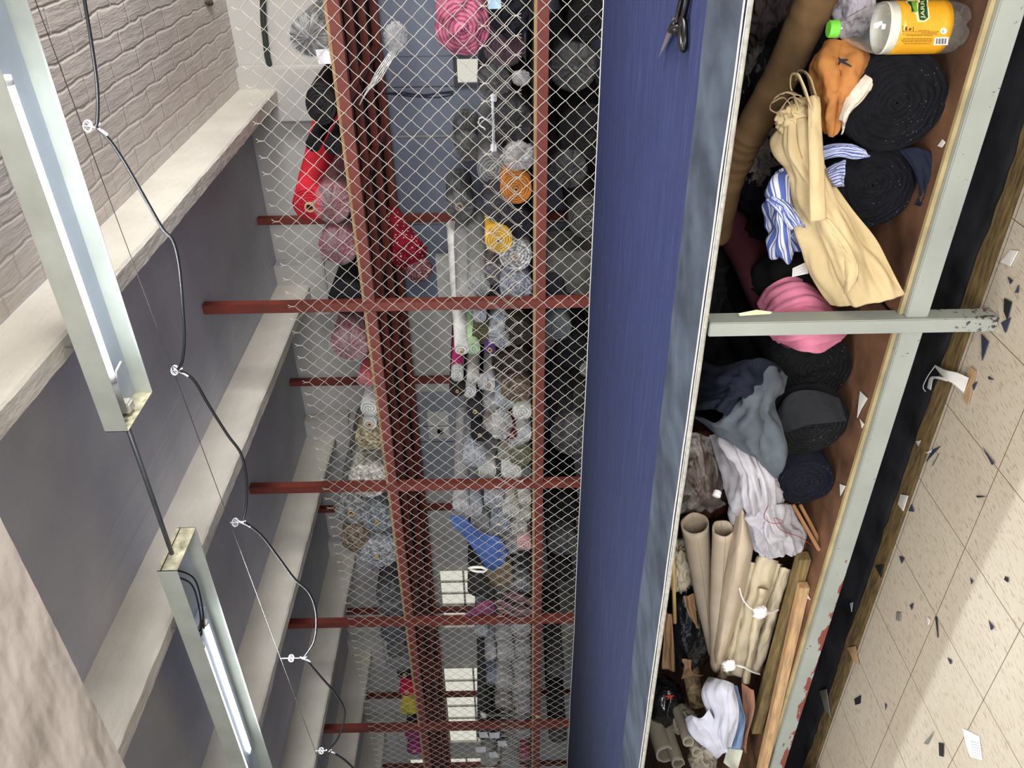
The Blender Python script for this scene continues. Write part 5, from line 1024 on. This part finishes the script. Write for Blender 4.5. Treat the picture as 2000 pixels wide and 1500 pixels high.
# ================================================================ FLOOR SCRAPS
sc = [M('navy_scrap', (44, 52, 72), .8), M('white_scrap', (222, 220, 214), .8), M('tan_scrap', (176, 146, 108), .8), M('grey_scrap', (120, 122, 112), .8), M('black_scrap', (24, 25, 28), .8)]
nmz = ['navy', 'white', 'tan', 'grey', 'black']
scr = [ # px,py list polygons, colour, where
([(1955, 512), (1975, 488), (1990, 490), (1975, 520)], 1, 'white cloth scrap on the tiles near the right wall end'),
([(1970, 540), (1980, 548), (1975, 555)], 0, 'navy triangle scrap below the white one near the border'),
([(1985, 572), (1992, 556), (1990, 572)], 0, 'slim navy scrap at the tile border'),
([(1963, 582), (1978, 590), (1970, 625), (1962, 608)], 4, 'dark torn scrap right beside the foot of the leg'),
([(1958, 630), (1975, 620), (1966, 650)], 0, 'slate scrap touching the torn dark scrap'),
([(1918, 652), (1933, 668), (1920, 705)], 0, 'slate pointed scrap at the bottom of the leg'),
([(1932, 735), (1942, 742), (1932, 741)], 0, 'tiny navy scrap beside the tan cloth piece'),
([(1898, 715), (1908, 725), (1893, 792), (1884, 778), (1890, 735)], 2, 'long tan scrap standing by the white ribbon'),
([(1902, 752), (1910, 745), (1903, 762)], 0, 'small navy scrap against the tan scrap'),
([(1770, 1345), (1800, 1378), (1806, 1400)], 3, 'x'),
([(1820, 880), (1838, 872), (1810, 902)], 0, 'navy strip on the board strip edge'),
([(1826, 905), (1835, 885), (1822, 910)], 0, 'second navy strip beside the first strip'),
([(1922, 873), (1944, 905), (1940, 908)], 0, 'thin navy sliver lying on a tile joint'),
([(1908, 968), (1930, 970), (1912, 972)], 4, 'black thread like sliver in the middle of a tile'),
([(1760, 965), (1775, 968), (1765, 998), (1755, 985)], 1, 'white tongue shaped scrap on the black floor strip'),
([(1782, 985), (1787, 1000), (1776, 998)], 0, 'navy triangle next to the tongue shaped scrap'),
([(1710, 1105), (1726, 1103), (1722, 1128)], 4, 'black torn scrap over the board strip'),
([(1758, 1086), (1768, 1090), (1762, 1102)], 0, 'navy scrap just off the board strip'),
([(1752, 1195), (1760, 1197), (1760, 1214), (1752, 1210)], 3, 'grey green oval scrap in the shaded tile'),
([(1778, 1182), (1785, 1178), (1782, 1192)], 0, 'hook shaped navy scrap on the shaded tile'),
([(1812, 1204), (1819, 1210), (1815, 1220)], 1, 'small white chip on the tile joint'),
([(1828, 1204), (1831, 1205), (1834, 1245)], 4, 'thin black sliver at the tile joint'),
([(1932, 1210), (1943, 1225), (1938, 1230)], 0, 'navy pointed scrap in the bright floor'),
([(1852, 1284), (1860, 1290), (1858, 1297)], 0, 'navy sliver on the light edge'),
([(1965, 1125), (1971, 1128), (1970, 1137), (1964, 1132)], 4, 'small black chip on the bright tiles'),
([(1897, 1128), (1902, 1135), (1898, 1142)], 0, 'tiny navy chip close to the light edge'),
([(1656, 1265), (1672, 1262), (1680, 1300), (1668, 1290)], 2, 'tan scrap folded over the board strip'),
([(1670, 1365), (1682, 1358), (1681, 1374), (1672, 1377)], 4, 'black square scrap on the shaded tiles'),
([(1602, 1350), (1615, 1346), (1624, 1402), (1612, 1385)], 3, 'grey peeled piece over the black strip'),
([(1730, 1373), (1733, 1378), (1731, 1387)], 0, 'tiny slate chip below the black square scrap'),
([(1836, 1450), (1844, 1452), (1843, 1478), (1836, 1476)], 4, 'black oval scrap near the paper label'),
([(1806, 1452), (1826, 1428), (1812, 1454)], 3, 'long grey smear scrap near the lower border'),
([(1662, 1178), (1668, 1176), (1664, 1195)], 1, 'white sliver on the black floor strip'),
([(1820, 870), (1812, 846), (1808, 845)], 1, 'x'),
([(1808, 885), (1822, 878), (1820, 884)], 1, 'tiny white thread by the navy strips'),
([(1790, 862), (1800, 860), (1795, 872)], 1, 'small white chip on the black strip above the navy strips'),
]
for pts, ci, lb in scr:
    if lb == 'x': continue
    q = [P(a, b_, Z=.002) for a, b_ in pts]; c0 = sum(q, Vector())/len(q); b = MB(); k = len(q)
    b.add([v-c0+Vector((0, 0, .003*random.random())) for v in q]+[v-c0+Vector((0, 0, .0022+.003*random.random())) for v in q], [tuple(range(k))[::-1], tuple(range(k, 2*k))]+[(i, (i+1) % k, (i+1) % k+k, i+k) for i in range(k)])
    o = obj('fabric_scrap', b, sc[ci], loc=c0); tag(o, lb, 'scrap', 'scraps on the floor')
# white ribbon on the black strip
Tr = thing('white_ribbon', 'white forked ribbon curling up from the black floor strip', 'ribbon', P(1850, 745, Z=.02)); wr_ = sc[1]
def zcloth(name, rows, mat, par, **k):
    rows2 = [[P(a, b_, Z=z) for a, b_, z in r_] for r_ in rows]; b = MB(); nu, nv = 24, 8; G = []
    for i in range(nu+1):
        cc = [sp1([r_[j] for r_ in rows2], i/nu) for j in range(len(rows2[0]))]; G += [sp1(cc, j/nv) for j in range(nv+1)]
    b.add(G, [(i*(nv+1)+j, i*(nv+1)+j+1, (i+1)*(nv+1)+j+1, (i+1)*(nv+1)+j) for i in range(nu) for j in range(nv)])
    return part(name, b, mat, par, smooth=True, solid=.0015)
zcloth('band', [[(1892, 738, .015), (1882, 768, .006)], [(1870, 728, .025), (1862, 750, .02)], [(1845, 722, .03), (1846, 740, .025)], [(1825, 712, .02), (1827, 718, .02)]], wr_, Tr)
zcloth('tail', [[(1850, 745, .025), (1848, 738, .025)], [(1830, 740, .03), (1828, 735, .03)], [(1822, 742, .02), (1816, 738, .02)], [(1818, 762, .01), (1811, 758, .01)]], wr_, Tr)
b = MB(); q = [P(1826, 715, Z=.02), P(1812, 735, Z=.02), P(1803, 755, Z=.015), P(1808, 765, Z=.01)]; b.tube([sp1(q, i/16) for i in range(17)], .0015, 5); part('thread', b, wr_, Tr)
# paper label on the tiles
q = [P(1880, 1422, Z=.002), P(1913, 1438, Z=.002), P(1919, 1485, Z=.002), P(1895, 1478, Z=.002), P(1886, 1450, Z=.002)]; c0 = sum(q, Vector())/5
b = MB(); b.add([v-c0 for v in q]+[v-c0+Vector((0, 0, .001)) for v in q], [(4, 3, 2, 1, 0), (5, 6, 7, 8, 9)]+[(i, (i+1) % 5, (i+1) % 5+5, i+5) for i in range(5)])
pl = tag(obj('paper_label', b, M('printed_paper', (226, 228, 230), .7), loc=c0), 'torn white printed paper label lying on the tiles', 'label')
b = MB()
for k_ in range(6):
    a, c_ = P(1896+k_*.8, 1448+k_*5.4, Z=.0034)-c0, P(1912+k_*.8, 1452+k_*5.4, Z=.0034)-c0
    for j in range(4):
        s0, s1 = a.lerp(c_, j*.26), a.lerp(c_, j*.26+.18); pp = Vector((.0018, .0, 0)); b.add([s0, s1, s1+pp, s0+pp], [(0, 1, 2, 3)])
obj('print_lines', b, M('print_ink', (70, 76, 90), .8), pl)
# paper chips on the brown shelf
for pts, z, lb in (([(1681, 764), (1695, 778), (1682, 800), (1675, 816), (1678, 785)], .284, 'white curved paper chip on the brown shelf by the charcoal roll'), ([(1680, 818), (1688, 828), (1684, 836), (1682, 826)], .284, 'small hooked white chip on the brown shelf'), ([(1641, 945), (1652, 949), (1642, 968)], .284, 'white triangular chip beside the small navy roll'), ([(1578, 1160), (1584, 1172), (1576, 1168)], .284, 'white chip beside the pale new batten'), ([(1842, 272), (1847, 278), (1840, 288), (1832, 285)], .284, 'white chip at the front of the shelf beside the navy rolls')):
    q = [P(a, b_, Z=z) for a, b_ in pts]; c0 = sum(q, Vector())/len(q); b = MB(); k = len(q)
    b.add([v-c0 for v in q]+[v-c0+Vector((0, 0, .002)) for v in q], [tuple(range(k))[::-1], tuple(range(k, 2*k))]+[(i, (i+1) % k, (i+1) % k+k, i+k) for i in range(k)])
    tag(obj('paper_chip', b, sc[1], loc=c0), lb, 'paper chip', 'paper chips on the brown shelf')

# ================================================================ LIGHT FIXTURES
galv = M('fixture_enamel', (178, 184, 176), .4, var=.06, vs=5, bump=.06, bs=20); rusty = M('fixture_end_aged', (186, 182, 156), .6, var=.3, vs=16, bump=.2)
inner = M('fixture_reflector', (176, 188, 202), .35, var=.03, vs=5, bump=0)
tubem = emis('lamp_tube_glow', (.90, .96, 1.0, 1), 9); FZ = 3.0; FY0, FY1 = 2.69, 2.98
def fixture(label, x0, x1, tubes, extra=None):
    T = thing('fluorescent_fixture', label, 'light fixture', ((x0+x1)/2, (FY0+FY1)/2, FZ))
    th = .003; b = MB()
    for ya in (FY0, FY1-th): b = MB(); b.box((x1, ya, FZ), (x0, ya+th, FZ+.095)); part('side_panel', b, galv, T)
    b = MB(); b.box((x1, FY0+th, FZ+.075), (x0, FY1-th, FZ+.080)); part('reflector', b, inner, T)
    for xa in (x1, x0-th): b = MB(); b.box((xa, FY0, FZ), (xa+th, FY1, FZ+.095)); part('end_plate', b, rusty, T)
    for (ya, a, c_, r) in tubes:
        b = MB(); b.tube([(a, ya, FZ+.040), (c_, ya, FZ+.040)], r, 16); part('tube', b, tubem, T, smooth=True)
        for x, sg in ((a, 1), (c_, -1)):
            b = MB(); b.tube([(x, ya, FZ+.040), (x+.03*sg, ya, FZ+.040)], r*1.04, 16); part('tube_cap', b, M('tube_cap_white', (216, 218, 220), .4), T, smooth=True)
            b = MB(); b.box((x+.012*sg, ya-.012, FZ+.045), (x+.03*sg, ya+.012, FZ+.078)); part('lamp_holder', b, M('holder_plastic', (226, 226, 220), .5), T)
    for x in ((-1.65, .04) if x0 > 0 else (-3.34, -5.03)):
        for ya in (FY0+.05, FY1-.05): b = MB(); b.tube([(x, ya, FZ+.085), (x, ya, ZB+.004)], .003, 6); part('hanger_wire', b, M('hanger_wire', (120, 122, 120), .4, .6), T)
    return T
yt = 2.765
T1 = fixture('near fluorescent trough lamp with one long glowing tube', .45, -2.035, [(yt, -.66, -1.80, .021)])
b = MB(); b.tube([(-1.80-.03, yt, FZ+.040), (-1.985, yt, FZ+.035)], .019, 14); part('dead_tube', b, M('grey_tube_glass', (150, 152, 154), .3), T1, smooth=True)
b = MB(); b.box((-2.02, 2.79, FZ+.02), (-1.97, 2.85, FZ+.07), .008); part('ballast', b, M('holder_ivory', (204, 204, 190), .5), T1)
b = MB(); b.tube([(-1.84, yt+.02, FZ+.04), (-1.87, yt+.05, FZ+.05), (-1.82, yt+.06, FZ+.04), (-1.80, yt+.10, FZ+.03)], .004, 6); part('loose_wire', b, M('white_wire_tip', (215, 212, 208), .6), T1)
T2 = fixture('far fluorescent trough lamp with two tubes and an aged end plate', -2.865, -5.4, [(2.745, -3.50, -4.66, .015), (2.845, -3.44, -4.60, .015)])
b = MB(); b.box((-3.36, 2.74, FZ+.04), (-4.7, 2.90, FZ+.075), .004); part('tube_base', b, inner, T2)
for k_, (y0, y1) in enumerate(((2.74, 2.79), (2.78, 2.83))):
    b = MB(); q = [Vector((-2.95, y0, FZ+.07)), Vector((-3.1, y1+.03, FZ+.03)), Vector((-3.28, y1+.03, FZ+.03)), Vector((-3.42, y1-.03, FZ+.03))]; b.tube([sp1(q, i/20) for i in range(21)], .0045, 6); part('wire', b, M('black_wire', (20, 20, 22), .5), T2, smooth=True)
b = MB()
for k_ in range(8): a = random.uniform(0, 6); b.tube([(-3.40, 2.79, FZ+.035), (-3.40+.04*cos(a), 2.79+.05*sin(a), FZ+.03)], .004, 5)
part('wire_knot', b, M('black_wire', (20, 20, 22)), T2)
b = MB(); b.tube([(-2.02, 2.80, FZ+.06), (-2.88, 2.80, FZ+.06)], .011, 10); tag(obj('conduit_pipe', b, M('conduit_steel', (96, 100, 104), .4, .5), smooth=True), 'thin grey steel conduit joining the two fluorescent lamps', 'pipe')

# support wire and looped cable
WY = 3.1
A_, B_ = P(50, -50, Y=WY), P(628, 1500, Y=WY); ln = B_-A_; B2 = A_+ln*1.3; A2 = A_-ln*.15
wx = lambda x: A_+ln*((x-A_.x)/ln.x)
b = MB(); b.tube([A2, A_, B_, B2], .0018, 5); sw = tag(obj('support_wire', b, M('thin_steel_wire', (96, 94, 90), .4, .6)), 'thin straight steel wire strung below the ceiling beams', 'wire')
cab = M('black_cable', (26, 28, 30), .32, bump=0, spec=.7); T = thing('electric_cable', 'black sagging electric cable hung in loops from the straight wire', 'cable', wx(-1.0))
knots = [(182, 246), (345, 723), (470, 1020), (590, 1285), (640, 1466)]
seg = [[(158, -60), (165, 0), (178, 80), (190, 170), (190, 235), (184, 246)],
       [(188, 248), (215, 275), (245, 320), (285, 390), (318, 447), (338, 470), (350, 520), (357, 600), (360, 660), (356, 705), (346, 723)],
       [(350, 724), (378, 742), (410, 795), (445, 850), (470, 885), (481, 930), (481, 985), (474, 1018)],
       [(478, 1020), (510, 1045), (545, 1090), (575, 1130), (602, 1155), (615, 1185), (618, 1220), (612, 1255), (592, 1285)],
       [(596, 1287), (625, 1320), (655, 1355), (672, 1385), (670, 1415), (658, 1445), (640, 1466)],
       [(644, 1467), (670, 1482), (695, 1505), (730, 1540)]]
for s_ in seg:
    q = [P(a, c_, Y=WY+.01*sin(i)) for i, (a, c_) in enumerate(s_)]; b = MB(); b.tube([sp1(q, i/60) for i in range(61)], .0068, 8); part('cable_run', b, cab, T, smooth=True)
tie = M('white_string', (226, 226, 232), .6)
for kx, ky in knots:
    p = P(kx, ky, Y=WY); q0 = wx(p.x); b = MB()
    for k_ in range(3):
        b.tube([p.lerp(q0, .5)+Vector(((.012+.004*k_)*cos(a*pi/6), .012*sin(a*pi/6+k_), .016*sin(a*pi/6))) for a in range(13)], .0022, 5, False)
    b.tube([p, q0], .003, 5); b.tube([p, p+Vector((-.02, 0, -.03)), p+Vector((-.035, .0, -.045))], [.006, .005, .006], 6); b.tube([p+Vector((.012, 0, .01)), p, p+Vector((.01, 0, -.03))], [.003, .006, .004], 6)
    part('string_tie', b, tie, T, smooth=True)
